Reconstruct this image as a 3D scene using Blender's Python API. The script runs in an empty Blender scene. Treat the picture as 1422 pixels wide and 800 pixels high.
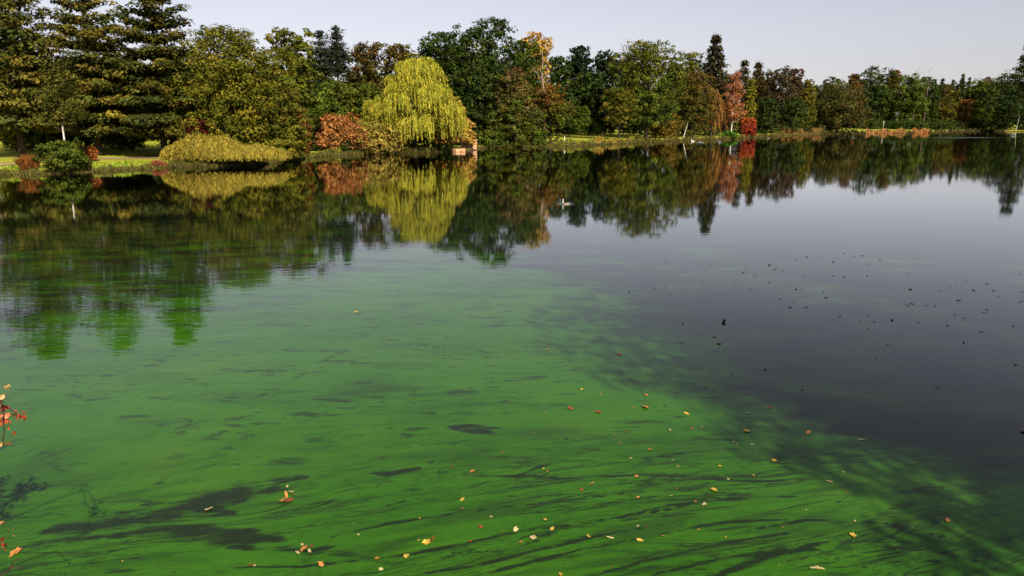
import bpy, math
import numpy as np
from mathutils import Vector

scene = bpy.context.scene
col = scene.collection
RAD = math.radians

# ------------------------------------------------------------------ camera
F_PX, PITCH, CAM_H = 1027.0, math.atan(235 / 1027.0), 5.0      # photo is 1422 x 800
cam_d = bpy.data.cameras.new("camera")
cam = bpy.data.objects.new("camera", cam_d)
col.objects.link(cam)
cam.location = (0, 0, CAM_H)
cam.rotation_euler = (math.pi / 2 - PITCH, 0, 0)
cam_d.sensor_width = 36.0
cam_d.lens = 36.0 * F_PX / 1422.0
cam_d.clip_start, cam_d.clip_end = 0.1, 12000
scene.camera = cam

# ------------------------------------------------------------------ sky and sun
SUN_EL, SUN_AZ = RAD(37), RAD(24)            # sun stands behind the viewer, to the right
world = bpy.data.worlds.new("World")
scene.world = world
world.use_nodes = True
wn, wl = world.node_tree.nodes, world.node_tree.links
wn.clear()
sky = wn.new("ShaderNodeTexSky"); sky.sky_type = 'NISHITA'; sky.sun_disc = False
sky.sun_elevation = SUN_EL; sky.sun_rotation = math.pi - SUN_AZ
sky.altitude = 200; sky.air_density = 1.0; sky.dust_density = 0.8; sky.ozone_density = 1.6
hs = wn.new("ShaderNodeHueSaturation"); hs.inputs["Saturation"].default_value = 0.40
tint = wn.new("ShaderNodeMixRGB"); tint.blend_type = 'MULTIPLY'; tint.inputs[0].default_value = 1
tint.inputs[2].default_value = (1.04, 0.97, 1.02, 1)
bg = wn.new("ShaderNodeBackground"); bg.inputs[1].default_value = 0.075
wo = wn.new("ShaderNodeOutputWorld")
wl.new(sky.outputs[0], hs.inputs["Color"]); wl.new(hs.outputs[0], tint.inputs[1])
wl.new(tint.outputs[0], bg.inputs[0]); wl.new(bg.outputs[0], wo.inputs[0])

sun_d = bpy.data.lights.new("sun", 'SUN')
sun_d.energy, sun_d.angle, sun_d.color = 5.0, RAD(0.53), (1.0, 0.87, 0.66)
sun = bpy.data.objects.new("sun", sun_d); col.objects.link(sun)
SUN_DIR = Vector((-math.sin(SUN_AZ) * math.cos(SUN_EL), math.cos(SUN_AZ) * math.cos(SUN_EL), -math.sin(SUN_EL)))
sun.rotation_euler = SUN_DIR.to_track_quat('-Z', 'Y').to_euler()
sun.location = (40, -60, 80)

vs = scene.view_settings
vs.view_transform = 'Standard'; vs.look = 'None'; vs.exposure = 0.58; vs.gamma = 1.0
vs.use_curve_mapping = False
cy = scene.cycles
cy.use_denoising = True
cy.max_bounces = 5; cy.diffuse_bounces = 2; cy.glossy_bounces = 3; cy.transmission_bounces = 2
cy.transparent_max_bounces = 4; cy.caustics_reflective = False; cy.caustics_refractive = False
cy.sample_clamp_indirect = 4.0

# ------------------------------------------------------------------ photo pixel -> place
SP, CP = math.sin(PITCH), math.cos(PITCH)
def ray(x, y):
    v = 400.0 - y
    return (x - 711.0), F_PX * CP + v * SP, v * CP - F_PX * SP
def on_z(x, y, z=0.0):
    a, b, c = ray(x, y); s = (z - CAM_H) / c
    return np.array([a * s, b * s, z])
def at_dist(x, y, D):
    a, b, c = ray(x, y); s = D / b
    return np.array([a * s, D, CAM_H + c * s])

# ------------------------------------------------------------------ helpers
def props(o, label=None, cat=None, group=None, kind=None):
    if label: o["label"] = label
    if cat: o["category"] = cat
    if group: o["group"] = group
    if kind: o["kind"] = kind
    return o

def raw_mesh(name, V, Fc, C=None, smooth=False):
    """V (n,3); Fc (m,k) indices; C (m,3) one colour per face"""
    V = np.ascontiguousarray(V, dtype=np.float32); Fc = np.ascontiguousarray(Fc, dtype=np.int32)
    m, k = Fc.shape
    me = bpy.data.meshes.new(name)
    me.vertices.add(len(V)); me.vertices.foreach_set("co", V.ravel())
    me.loops.add(m * k); me.loops.foreach_set("vertex_index", Fc.ravel())
    me.polygons.add(m)
    me.polygons.foreach_set("loop_start", np.arange(0, m * k, k, dtype=np.int32))
    me.polygons.foreach_set("loop_total", np.full(m, k, dtype=np.int32))
    if smooth: me.polygons.foreach_set("use_smooth", np.ones(m, dtype=bool))
    if C is not None:
        a = me.attributes.new("tone", 'FLOAT_COLOR', 'FACE')
        a.data.foreach_set("color", np.concatenate([C, np.ones((m, 1))], 1).astype(np.float32).ravel())
    me.update(calc_edges=True)
    return me

def obj(name, me, mat=None, parent=None):
    o = bpy.data.objects.new(name, me); col.objects.link(o)
    if mat and not me.materials: me.materials.append(mat)
    if parent: o.parent = parent
    return o

def empty(name, loc):
    o = bpy.data.objects.new(name, None); col.objects.link(o); o.location = loc
    o.empty_display_size = 0.3
    return o

def unit(a): return a / np.maximum(np.linalg.norm(a, axis=-1, keepdims=True), 1e-9)

class Leaves:
    """collects rhombic leaf faces: centre, half axis, half width, colour"""
    def __init__(s): s.P, s.A, s.B, s.C = [], [], [], []
    def add(s, P, A, B, C): s.P.append(P); s.A.append(A); s.B.append(B); s.C.append(C)
    def arrays(s): return [np.concatenate(q) for q in (s.P, s.A, s.B, s.C)]
    def mesh(s, name):
        P, A, B, C = s.arrays(); n = len(P)
        V = np.empty((n, 4, 3), np.float32)
        V[:, 0] = P - A; V[:, 1] = P + B - A * 0.15; V[:, 2] = P + A; V[:, 3] = P - B - A * 0.15
        return raw_mesh(name, V.reshape(-1, 3), np.arange(n * 4).reshape(n, 4), C)

def frame(rng, N):
    """tangent and bitangent, random turn about the normals N"""
    r = rng.normal(size=N.shape); T = unit(np.cross(N, r)); return T, np.cross(N, T)

class Tubes:
    def __init__(s): s.V, s.F, s.n = [], [], 0
    def tube(s, pts, rad, k=6):
        pts = np.asarray(pts, float); m = len(pts)
        T = unit(np.gradient(pts, axis=0))
        up = np.where(np.abs(T[:, 2:3]) > .9, np.array([[1., 0, 0]]), np.array([[0, 0, 1.]]))
        X = unit(np.cross(T, up)); Y = np.cross(T, X)
        a = np.arange(k) / k * 2 * math.pi
        ring = pts[:, None] + np.asarray(rad, float)[:, None, None] * (X[:, None] * np.cos(a)[None, :, None] + Y[:, None] * np.sin(a)[None, :, None])
        s.V.append(ring.reshape(-1, 3))
        i = np.arange(m - 1)[:, None] * k; j = np.arange(k)[None]; j2 = (j + 1) % k
        s.F.append((np.stack([i + j, i + j2, i + k + j2, i + k + j], -1).reshape(-1, 4)) + s.n)
        s.n += m * k
    def mesh(s, name): return raw_mesh(name, np.concatenate(s.V), np.concatenate(s.F), smooth=True)

def bent(rng, a, b, n=6, wob=.06, sag=0.):
    a, b = np.asarray(a, float), np.asarray(b, float)
    t = np.linspace(0, 1, n)[:, None]; L = np.linalg.norm(b - a)
    w = np.cumsum(rng.normal(size=(n, 3)), 0) * wob * L / n * np.array([1, 1, .5])
    p = a + (b - a) * t + w * t
    p[:, 2] += sag * L * np.sin(t[:, 0] * math.pi)
    return p

# ------------------------------------------------------------------ materials
def material(name):
    m = bpy.data.materials.new(name); m.use_nodes = True
    n, l = m.node_tree.nodes, m.node_tree.links
    n.clear(); out = n.new("ShaderNodeOutputMaterial")
    return m, n, l, out

def ramp(n, stops, interp='LINEAR'):
    r = n.new("ShaderNodeValToRGB"); r.color_ramp.interpolation = interp
    e = r.color_ramp.elements
    e[0].position, e[0].color = stops[0][0], (*stops[0][1], 1)
    e[1].position, e[1].color = stops[-1][0], (*stops[-1][1], 1)
    for p, c in stops[1:-1]:
        x = e.new(p); x.color = (*c, 1)
    return r

def leaf_material(name, trans=.25, spec=.08):
    m, n, l, out = material(name)
    at = n.new("ShaderNodeAttribute"); at.attribute_name = "tone"
    p = n.new("ShaderNodeBsdfPrincipled"); p.inputs["Roughness"].default_value = .55
    p.inputs["Specular IOR Level"].default_value = spec
    t = n.new("ShaderNodeBsdfTranslucent"); mx = n.new("ShaderNodeMixShader"); mx.inputs[0].default_value = trans
    l.new(at.outputs["Color"], p.inputs["Base Color"]); l.new(at.outputs["Color"], t.inputs["Color"])
    l.new(p.outputs[0], mx.inputs[1]); l.new(t.outputs[0], mx.inputs[2]); l.new(mx.outputs[0], out.inputs[0])
    return m
M_LEAF = leaf_material("foliage")
M_NEEDLE = leaf_material("needles", .08, .06)
M_TONE = leaf_material("dry_blades", .2, .1)

def bark_material(name, c1, c2, scale=3.0):
    m, n, l, out = material(name)
    tc = n.new("ShaderNodeNewGeometry"); mp = n.new("ShaderNodeMapping"); mp.inputs["Scale"].default_value = (scale * 3, scale * 3, scale)
    nz = n.new("ShaderNodeTexNoise"); nz.inputs["Scale"].default_value = 1.0; nz.inputs["Detail"].default_value = 5
    r = ramp(n, [(.3, c1), (.7, c2)]); p = n.new("ShaderNodeBsdfPrincipled"); p.inputs["Roughness"].default_value = .85
    p.inputs["Specular IOR Level"].default_value = .15
    b = n.new("ShaderNodeBump"); b.inputs["Strength"].default_value = .6; b.inputs["Distance"].default_value = .04
    l.new(tc.outputs["Position"], mp.inputs[0]); l.new(mp.outputs[0], nz.inputs["Vector"]); l.new(nz.outputs[0], r.inputs[0])
    l.new(r.outputs[0], p.inputs["Base Color"]); l.new(nz.outputs[0], b.inputs["Height"]); l.new(b.outputs[0], p.inputs["Normal"])
    l.new(p.outputs[0], out.inputs[0])
    return m
M_BARK = bark_material("bark_brown", (.018, .013, .010), (.07, .05, .036))
M_PINEBARK = bark_material("bark_pine", (.06, .025, .014), (.20, .085, .045))
M_BIRCH = bark_material("bark_birch", (.30, .28, .24), (.75, .72, .66), 1.2)
M_DEAD = bark_material("bark_dead", (.13, .085, .065), (.34, .25, .20))
M_TWIG = bark_material("bark_twig", (.03, .014, .012), (.09, .05, .04), 20)
M_STONE = bark_material("sandstone", (.42, .22, .11), (.66, .40, .24), 1.1)
M_WHITE = bark_material("white_paint", (.6, .58, .52), (.8, .78, .72), 4)

# ------------------------------------------------------------------ lake outline
shore_px = [(0, 243), (60, 242), (130, 239), (180, 236), (235, 233), (300, 231), (350, 229.5), (395, 225.5), (425, 220), (450, 217),
            (490, 215), (530, 214), (565, 213.5), (600, 212), (640, 210.5), (662, 209), (668, 206), (700, 205), (740, 204.5), (765, 203.5),
            (800, 203), (840, 201), (870, 199), (920, 196.5), (960, 195), (1000, 193.5), (1040, 191.5), (1060, 190), (1090, 188.5),
            (1140, 186.5), (1165, 186), (1200, 185.2), (1250, 184.8), (1300, 184), (1340, 182.6), (1370, 182), (1395, 183)]
far = [tuple(on_z(x, y)[:2]) for x, y in shore_px]
left = [(-27, 9.5), (-45, 22), (-58, 40), (-60, 55), (-54, 65)]
right = [(232, 300), (216, 262), (165, 190), (112, 110), (72, 50), (42, 12), (26, 5.4), (14, 4.4), (4, 4.6), (-5, 4.9), (-14, 6)]
LAKE = np.array(left + far + right)

def sdf(X, Y):
    """distance to the shore, positive on land"""
    X, Y = np.asarray(X, float), np.asarray(Y, float)
    shp = X.shape; X, Y = X.ravel(), Y.ravel()
    d2 = np.full(X.shape, 1e18); inside = np.zeros(X.shape, bool)
    n = len(LAKE)
    for i in range(n):
        (x1, y1), (x2, y2) = LAKE[i], LAKE[(i + 1) % n]
        ex, ey = x2 - x1, y2 - y1
        t = np.clip(((X - x1) * ex + (Y - y1) * ey) / (ex * ex + ey * ey), 0, 1)
        d2 = np.minimum(d2, (X - x1 - t * ex) ** 2 + (Y - y1 - t * ey) ** 2)
        if y1 != y2:
            cr = ((y1 > Y) != (y2 > Y)) & (X < (x2 - x1) * (Y - y1) / (y2 - y1) + x1)
            inside ^= cr
    return np.where(inside, -1, 1).reshape(shp) * np.sqrt(d2).reshape(shp)

def sstep(a, b, x):
    t = np.clip((x - a) / (b - a), 0, 1); return t * t * (3 - 2 * t)

def height(X, Y):
    s = sdf(X, Y)
    near = 1 - sstep(12, 45, np.hypot(np.asarray(X) * .7, np.asarray(Y)))
    p = np.maximum(s, 0)
    land = .45 * (1 - np.exp(-p / 1.0)) + .025 * np.minimum(p, 60) + near * 2.9 * (1 - np.exp(-p / 2.0))
    land = land + .12 * np.sin(np.asarray(X) * .21 + 1) * np.sin(np.asarray(Y) * .17) * np.clip(p / 6, 0, 1)
    return np.where(s > 0, land, np.maximum(s * .35, -2.5))
def gz(x, y): return float(height(np.array([x]), np.array([y]))[0])

def axis(lo, hi, step, far_lo, far_hi):
    a = np.arange(lo, hi + .01, step); l, r = [], []
    d = step; p = lo
    while p > far_lo: d *= 1.35; p -= d; l.append(p)
    d = step; p = a[-1]
    while p < far_hi: d *= 1.35; p += d; r.append(p)
    return np.concatenate([l[::-1], a, r])

gx, gy = axis(-130, 330, 2.0, -5000, 5000), axis(-24, 390, 2.0, -4000, 7000)
GX, GY = np.meshgrid(gx, gy); GZ = height(GX, GY)
nx, ny = len(gx), len(gy)
idx = (np.arange(ny - 1)[:, None] * nx + np.arange(nx - 1)[None])
quads = np.stack([idx, idx + 1, idx + nx + 1, idx + nx], -1).reshape(-1, 4)
g_me = raw_mesh("ground", np.stack([GX, GY, GZ], -1).reshape(-1, 3), quads, smooth=True)
a = g_me.attributes.new("inland", 'FLOAT', 'POINT'); a.data.foreach_set("value", sdf(GX, GY).ravel().astype(np.float32))

m, n, l, out = material("lawn_and_bank")
geo = n.new("ShaderNodeNewGeometry")
nz = n.new("ShaderNodeTexNoise"); nz.inputs["Scale"].default_value = .35; nz.inputs["Detail"].default_value = 6
nf = n.new("ShaderNodeTexNoise"); nf.inputs["Scale"].default_value = 6; nf.inputs["Detail"].default_value = 4
l.new(geo.outputs["Position"], nz.inputs["Vector"]); l.new(geo.outputs["Position"], nf.inputs["Vector"])
grass = ramp(n, [(.30, (.16, .24, .018)), (.55, (.32, .34, .035)), (.75, (.42, .36, .07))]); l.new(nz.outputs[0], grass.inputs[0])
mul = n.new("ShaderNodeMixRGB"); mul.blend_type = 'OVERLAY'; mul.inputs[0].default_value = .5
l.new(grass.outputs[0], mul.inputs[1]); l.new(nf.outputs["Color"], mul.inputs[2])
soil = n.new("ShaderNodeRGB"); soil.outputs[0].default_value = (.06, .04, .02, 1)
ai = n.new("ShaderNodeAttribute"); ai.attribute_name = "inland"
edge = n.new("ShaderNodeMapRange"); edge.inputs[1].default_value = .3; edge.inputs[2].default_value = 1.6
l.new(ai.outputs["Fac"], edge.inputs[0])
mx = n.new("ShaderNodeMixRGB"); l.new(edge.outputs[0], mx.inputs[0]); l.new(soil.outputs[0], mx.inputs[1]); l.new(mul.outputs[0], mx.inputs[2])
p = n.new("ShaderNodeBsdfPrincipled"); p.inputs["Roughness"].default_value = .9; p.inputs["Specular IOR Level"].default_value = .1
bp = n.new("ShaderNodeBump"); bp.inputs["Strength"].default_value = .8; bp.inputs["Distance"].default_value = .15
l.new(nf.outputs[0], bp.inputs["Height"]); l.new(bp.outputs[0], p.inputs["Normal"])
l.new(mx.outputs[0], p.inputs["Base Color"]); l.new(p.outputs[0], out.inputs[0])
props(obj("ground", g_me, m), kind="structure")

# ------------------------------------------------------------------ lake surface with its algae cover
wx = np.unique(np.round(np.concatenate([np.arange(-12, 12.01, .09), np.linspace(-70, -12, 60), np.linspace(12, 260, 110)]), 4))
t_ = [4.0]
while t_[-1] < 30: t_.append(t_[-1] + .05 * (t_[-1] / 7.0) ** 1.3)
while t_[-1] < 360: t_.append(t_[-1] * 1.025)
wy = np.array(t_)
WX, WY = np.meshgrid(wx, wy)
wnx, wny = len(wx), len(wy)
idx = (np.arange(wny - 1)[:, None] * wnx + np.arange(wnx - 1)[None])
w_quads = np.stack([idx, idx + 1, idx + wnx + 1, idx + wnx], -1).reshape(-1, 4)

def poly_dist(pts, X, Y, along=False):
    d2 = np.full(X.shape, 1e18); tl = np.zeros(X.shape); m = len(pts) - 1
    for k, ((x1, y1), (x2, y2)) in enumerate(zip(pts[:-1], pts[1:])):
        ex, ey = x2 - x1, y2 - y1
        t = np.clip(((X - x1) * ex + (Y - y1) * ey) / max(ex * ex + ey * ey, 1e-9), 0, 1)
        q = (X - x1 - t * ex) ** 2 + (Y - y1 - t * ey) ** 2
        tl = np.where(q < d2, (k + t) / m, tl); d2 = np.minimum(d2, q)
    return (np.sqrt(d2), tl) if along else np.sqrt(d2)

# open lanes and holes in the algae: photo polyline, half width in metres, strength
lanes = [
    ([(60, 738), (160, 722), (250, 705), (330, 690), (390, 672), (430, 662)], .34, 1.0),
    ([(150, 745), (230, 735), (330, 742), (400, 752)], .22, 1.0),
    ([(0, 765), (90, 750), (200, 738)], .06, .9),
    ([(200, 700), (280, 700), (330, 715)], .20, .9),
    ([(90, 725), (0, 715)], .05, .8),
    ([(320, 760), (430, 765), (470, 757)], .10, 1.0),
    ([(430, 752), (540, 727), (680, 706), (800, 694), (905, 680)], .045, 1.0),
    ([(250, 790), (420, 787), (560, 772), (640, 757), (700, 742), (800, 728), (905, 712)], .045, .95),
    ([(640, 806), (720, 785), (800, 765), (905, 745), (1010, 725), (1120, 720)], .05, 1.0),
    ([(820, 800), (900, 778), (1000, 755), (1110, 738)], .055, 1.0),
    ([(610, 663), (700, 661), (790, 664), (880, 659), (960, 663), (1040, 668), (1120, 667)], .05, 1.0),
    ([(700, 690), (800, 686), (900, 676), (1000, 668)], .03, .8),
    ([(850, 720), (930, 702), (1020, 692), (1150, 690)], .06, .9),
    ([(980, 806), (1060, 775), (1160, 750)], .07, 1.0),
    ([(905, 712), (1000, 694), (1100, 689), (1210, 702)], .035, 1.0), ([(1010, 742), (1120, 722), (1230, 727), (1340, 752)], .04, 1.0),
    ([(1090, 780), (1200, 757), (1300, 766), (1400, 790)], .045, 1.0), ([(1180, 790), (1270, 776), (1350, 788)], .03, 1.0), ([(900, 800), (1000, 776), (1100, 762), (1190, 768)], .04, 1.0),
    ([(560, 800), (660, 786), (760, 760), (860, 738), (960, 722)], .035, 1.0), ([(500, 706), (600, 690), (700, 668), (780, 655)], .03, .8), ([(430, 730), (520, 712), (570, 690)], .03, .7),
    ([(505, 656), (545, 657), (590, 649)], .085, .9),
    ([(615, 592), (660, 598), (704, 604)], .14, .85),
    ([(622, 590), (700, 596)], .10, .8),
    ([(205, 592), (240, 590)], .10, .8), ([(345, 517), (385, 516)], .12, .6), ([(250, 527), (285, 523)], .14, .6),
    ([(80, 527), (200, 510), (330, 480), (430, 452), (470, 440)], .10, .5),
    ([(330, 566), (420, 520), (470, 490), (490, 485)], .16, .55),
    ([(640, 540), (700, 530), (780, 521)], .12, .6), ([(780, 600), (795, 625), (760, 645), (720, 660)], .06, .7),
    ([(520, 425), (600, 424)], .5, .45), ([(430, 408), (480, 402), (560, 392)], .5, .35), ([(610, 441), (710, 440)], .18, .5),
    ([(490, 530), (560, 535)], .2, .55), ([(880, 640), (960, 628), (1040, 622)], .07, .8), ([(900, 585), (990, 582), (1040, 588)], .06, .6),
    ([(150, 640), (180, 645)], .05, .7), ([(280, 612), (325, 600)], .05, .5), ([(270, 648), (355, 643)], .04, .8), ([(215, 672), (235, 670)], .07, .9),
]
clear = np.zeros(WX.shape)
for px, w, st in lanes:
    pts = [tuple(on_z(x, y)[:2]) for x, y in px]
    d, tl = poly_dist(pts, WX, WY, True)
    w = w * (.18 + .95 * np.sin(math.pi * np.clip(tl, 0, 1)) ** .7)
    clear = np.maximum(clear, st * np.clip(1.0 - d / (w * 1.75), 0, 1))
# overall cover: full on the left and near, thinning to open water and painted-in tree shade on the right
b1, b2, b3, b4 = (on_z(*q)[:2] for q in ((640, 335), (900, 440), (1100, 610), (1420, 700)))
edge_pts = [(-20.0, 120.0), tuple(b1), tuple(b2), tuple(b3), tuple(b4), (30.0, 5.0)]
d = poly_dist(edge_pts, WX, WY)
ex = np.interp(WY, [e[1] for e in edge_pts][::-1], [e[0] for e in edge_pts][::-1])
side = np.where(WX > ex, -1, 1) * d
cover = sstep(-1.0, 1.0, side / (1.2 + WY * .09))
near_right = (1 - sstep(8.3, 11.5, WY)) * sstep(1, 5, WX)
cover = np.maximum(cover, .44 * near_right)  # algae also kept thin here so its colour deepens the bank trees' shade
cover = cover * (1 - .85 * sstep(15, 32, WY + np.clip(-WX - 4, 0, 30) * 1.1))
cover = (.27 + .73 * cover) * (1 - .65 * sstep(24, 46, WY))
# drift lines: v runs across the streaks, u along them
bend = .30 * (1 - sstep(8.5, 13, WY))
swx, swy = on_z(1290, 770)[:2]
r2 = ((WX - swx) / 2.6) ** 2 + ((WY - swy) / 1.3) ** 2
U = WX.copy(); Vv = WY - bend * WX - .10 * (1 - sstep(8, 12, WY)) * np.sin(WX * .9 + 1.0) + .10 * np.exp(-r2)
nearz = 1 - sstep(9.0, 12.0, WY - .12 * WX)

w_me = raw_mesh("lake", np.stack([WX, WY, np.zeros_like(WX)], -1).reshape(-1, 3), w_quads, smooth=True)
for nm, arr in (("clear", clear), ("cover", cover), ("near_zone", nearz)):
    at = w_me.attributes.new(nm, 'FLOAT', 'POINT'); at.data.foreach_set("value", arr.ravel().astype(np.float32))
at = w_me.attributes.new("flow", 'FLOAT_VECTOR', 'POINT')
at.data.foreach_set("vector", np.stack([U, Vv, np.zeros_like(U)], -1).astype(np.float32).ravel())

m, n, l, out = material("lake_water")
def N(t, **kw):
    q = n.new(t)
    for k, v in kw.items(): setattr(q, k, v)
    return q
def math_(op, a, b=None, c=None, clamp=False):
    q = N("ShaderNodeMath", operation=op, use_clamp=clamp)
    for i, s in enumerate((a, b, c)):
        if s is None: continue
        if isinstance(s, (int, float)): q.inputs[i].default_value = s
        else: l.new(s, q.inputs[i])
    return q.outputs[0]
def attr(nm):
    q = N("ShaderNodeAttribute"); q.attribute_name = nm; return q
def noise(vec, scale, detail=3, rough=.5, dist=0., sc=(1, 1, 1), off=(0, 0, 0)):
    mp = N("ShaderNodeMapping"); mp.inputs["Scale"].default_value = sc; mp.inputs["Location"].default_value = off; l.new(vec, mp.inputs[0])
    q = N("ShaderNodeTexNoise"); q.inputs["Scale"].default_value = scale; q.inputs["Detail"].default_value = detail
    q.inputs["Roughness"].default_value = rough; q.inputs["Distortion"].default_value = dist; l.new(mp.outputs[0], q.inputs["Vector"])
    return q.outputs[0]
def smooth(v, lo, hi, a=0., b=1.):
    q = N("ShaderNodeMapRange", interpolation_type='SMOOTHSTEP')
    for i, s in enumerate((lo, hi, a, b)): q.inputs[i + 1].default_value = s
    l.new(v, q.inputs[0]); return q.outputs[0]
pos = N("ShaderNodeNewGeometry").outputs["Position"]
flow = attr("flow").outputs["Vector"]; A_clear = attr("clear").outputs["Fac"]; A_cover = attr("cover").outputs["Fac"]; A_near = attr("near_zone").outputs["Fac"]
# thin dark drift lines near the bank
n1 = noise(flow, 1.0, 6, .6, 1.1, (.30, 2.3, 1))
line1 = smooth(math_('ABSOLUTE', math_('SUBTRACT', n1, .5)), .004, .034, 1, 0)
n2 = noise(flow, 1.0, 4, .6, .9, (.8, 5.5, 1), (4, 9, 0))
line2 = smooth(math_('ABSOLUTE', math_('SUBTRACT', n2, .52)), .004, .035, 1, 0)
gate = smooth(noise(flow, 1.0, 2, .5, 0, (.22, .8, 1), (11, 3, 0)), .34, .54)
lines = math_('MULTIPLY', math_('MAXIMUM', math_('MULTIPLY', line1, .9), math_('MULTIPLY', line2, .45)), math_('MULTIPLY', gate, A_near))
band = smooth(noise(flow, 1.0, 4, .6, .5, (.28, 1.9, 1), (2, 17, 0)), .53, .64)
lines = math_('MAXIMUM', lines, math_('MULTIPLY', math_('MULTIPLY', band, A_near), .5))
# small ragged holes everywhere
h1 = smooth(noise(pos, 1.0, 6, .62, .3, (.7, 2.4, 1)), .585, .67)
clus = smooth(noise(pos, 1.0, 3, .55, .6, (.30, .55, 1), (21, 4, 0)), .44, .58)
h2 = math_('MULTIPLY', smooth(noise(flow, 1.0, 5, .6, .5, (1.9, 5.5, 1), (7, 1, 0)), .565, .63), clus)
h3 = math_('MULTIPLY', smooth(noise(flow, 1.0, 4, .6, .3, (4.2, 12.0, 1), (3, 8, 0)), .60, .66), smooth(clus, 0, 1, .35, 1))
h0 = smooth(noise(pos, 1.0, 5, .6, .4, (.22, .7, 1), (3, 5, 0)), .54, .72)
holes = math_('MAXIMUM', math_('MULTIPLY', h1, .75), math_('MAXIMUM', math_('MAXIMUM', math_('MULTIPLY', h2, .7), math_('MULTIPLY', h3, .6)), math_('MULTIPLY', h0, .55)))
# mapped lanes with frayed edges
fray = noise(flow, 1.0, 6, .65, .3, (1.6, 6.0, 1), (1, 6, 0))
fray2 = noise(flow, 1.0, 3, .6, .2, (.55, 1.4, 1), (8, 2, 0))
lane = smooth(math_('ADD', A_clear, math_('MULTIPLY', math_('SUBTRACT', math_('ADD', math_('MULTIPLY', fray, .6), math_('MULTIPLY', fray2, .4)), .5), 3.2)), .38, .82)
lane = math_('MULTIPLY', lane, smooth(A_clear, .02, .45))
openw = math_('MAXIMUM', math_('MAXIMUM', lines, holes), lane)
# big scale thinning, broken up
brk = noise(pos, 1.0, 6, .6, .5, (.35, .9, 1), (9, 2, 0))
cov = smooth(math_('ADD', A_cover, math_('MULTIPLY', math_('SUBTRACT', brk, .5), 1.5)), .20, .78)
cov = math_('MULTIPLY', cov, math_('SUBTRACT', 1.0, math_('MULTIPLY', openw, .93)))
# green of the scum
tn = noise(pos, .25, 5, .6)
green = ramp(n, [(.3, (.024, .104, .005)), (.55, (.034, .126, .006)), (.75, (.052, .138, .008))]); l.new(tn, green.inputs[0])
speck = noise(flow, 1.0, 6, .7, 0, (9, 16, 1))
sp = N("ShaderNodeMixRGB", blend_type='MULTIPLY'); sp.inputs[0].default_value = 1
wide = noise(flow, 1.0, 6, .62, .8, (.30, 1.1, 1), (6, 13, 0)); fine = noise(flow, 1.0, 5, .65, .6, (1.5, 7.0, 1), (2, 3, 0))
tone = math_('ADD', math_('MULTIPLY', wide, .5), math_('ADD', math_('MULTIPLY', fine, .3), math_('MULTIPLY', speck, .2)))
spr = ramp(n, [(.34, (.52, .56, .60)), (.48, (.92, .95, .9)), (.66, (1.28, 1.16, 1.2))]); l.new(tone, spr.inputs[0])
l.new(green.outputs[0], sp.inputs[1]); l.new(spr.outputs[0], sp.inputs[2])
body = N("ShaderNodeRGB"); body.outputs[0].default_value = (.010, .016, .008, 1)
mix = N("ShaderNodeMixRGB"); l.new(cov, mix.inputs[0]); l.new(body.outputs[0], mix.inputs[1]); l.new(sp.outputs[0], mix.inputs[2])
pr = N("ShaderNodeBsdfDiffuse"); l.new(mix.outputs[0], pr.inputs["Color"])
gl = N("ShaderNodeBsdfGlossy"); gl.inputs["Roughness"].default_value = .03
fr = N("ShaderNodeFresnel"); fr.inputs["IOR"].default_value = 1.33
film = math_('MULTIPLY', math_('POWER', fr.outputs[0], 1.35), 2.0, clamp=True)
surf = N("ShaderNodeMixShader"); l.new(film, surf.inputs[0]); l.new(pr.outputs[0], surf.inputs[1]); l.new(gl.outputs[0], surf.inputs[2])
# ripples: faint everywhere, a little wind on the left and one far gust on the right, rings round the bird
gust_c = on_z(1345, 191); bird_c = on_z(786, 283)
sepp = N("ShaderNodeSeparateXYZ"); l.new(pos, sepp.inputs[0])
def ell(cx, cy, rx, ry):
    dx = math_('DIVIDE', math_('SUBTRACT', sepp.outputs[0], float(cx)), rx); dy = math_('DIVIDE', math_('SUBTRACT', sepp.outputs[1], float(cy)), ry)
    return math_('SQRT', math_('ADD', math_('MULTIPLY', dx, dx), math_('MULTIPLY', dy, dy)))
gust = smooth(ell(gust_c[0], gust_c[1], 17, 9), .3, 1.0, 1, 0)
wind = math_('MULTIPLY', smooth(sepp.outputs[0], -14, 2, 1, 0), math_('MULTIPLY', smooth(sepp.outputs[1], 12, 19), smooth(sepp.outputs[1], 26, 42, 1, .12)))
amp = math_('ADD', math_('ADD', .13, math_('MULTIPLY', wind, .55)), math_('MULTIPLY', gust, 14.0))
r1 = noise(pos, 1.0, 2, .5, .2, (1.1, 3.2, 1)); r2_ = noise(pos, 1.0, 2, .5, 0, (.25, .7, 1), (5, 5, 0))
br = ell(bird_c[0], bird_c[1], 1.0, 1.0)
ring = math_('MULTIPLY', math_('SINE', math_('MULTIPLY', br, 16.0)), smooth(br, .25, 1.25, 1, 0))
hgt = math_('ADD', math_('MULTIPLY', math_('ADD', r1, math_('MULTIPLY', r2_, 1.2)), amp), math_('MULTIPLY', ring, .55))
bump = N("ShaderNodeBump"); bump.inputs["Strength"].default_value = 1.0; bump.inputs["Distance"].default_value = .0055
l.new(hgt, bump.inputs["Height"]); l.new(bump.outputs[0], gl.inputs["Normal"]); l.new(bump.outputs[0], fr.inputs["Normal"])
l.new(surf.outputs[0], out.inputs[0])
props(obj("lake", w_me, m), kind="structure")

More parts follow.
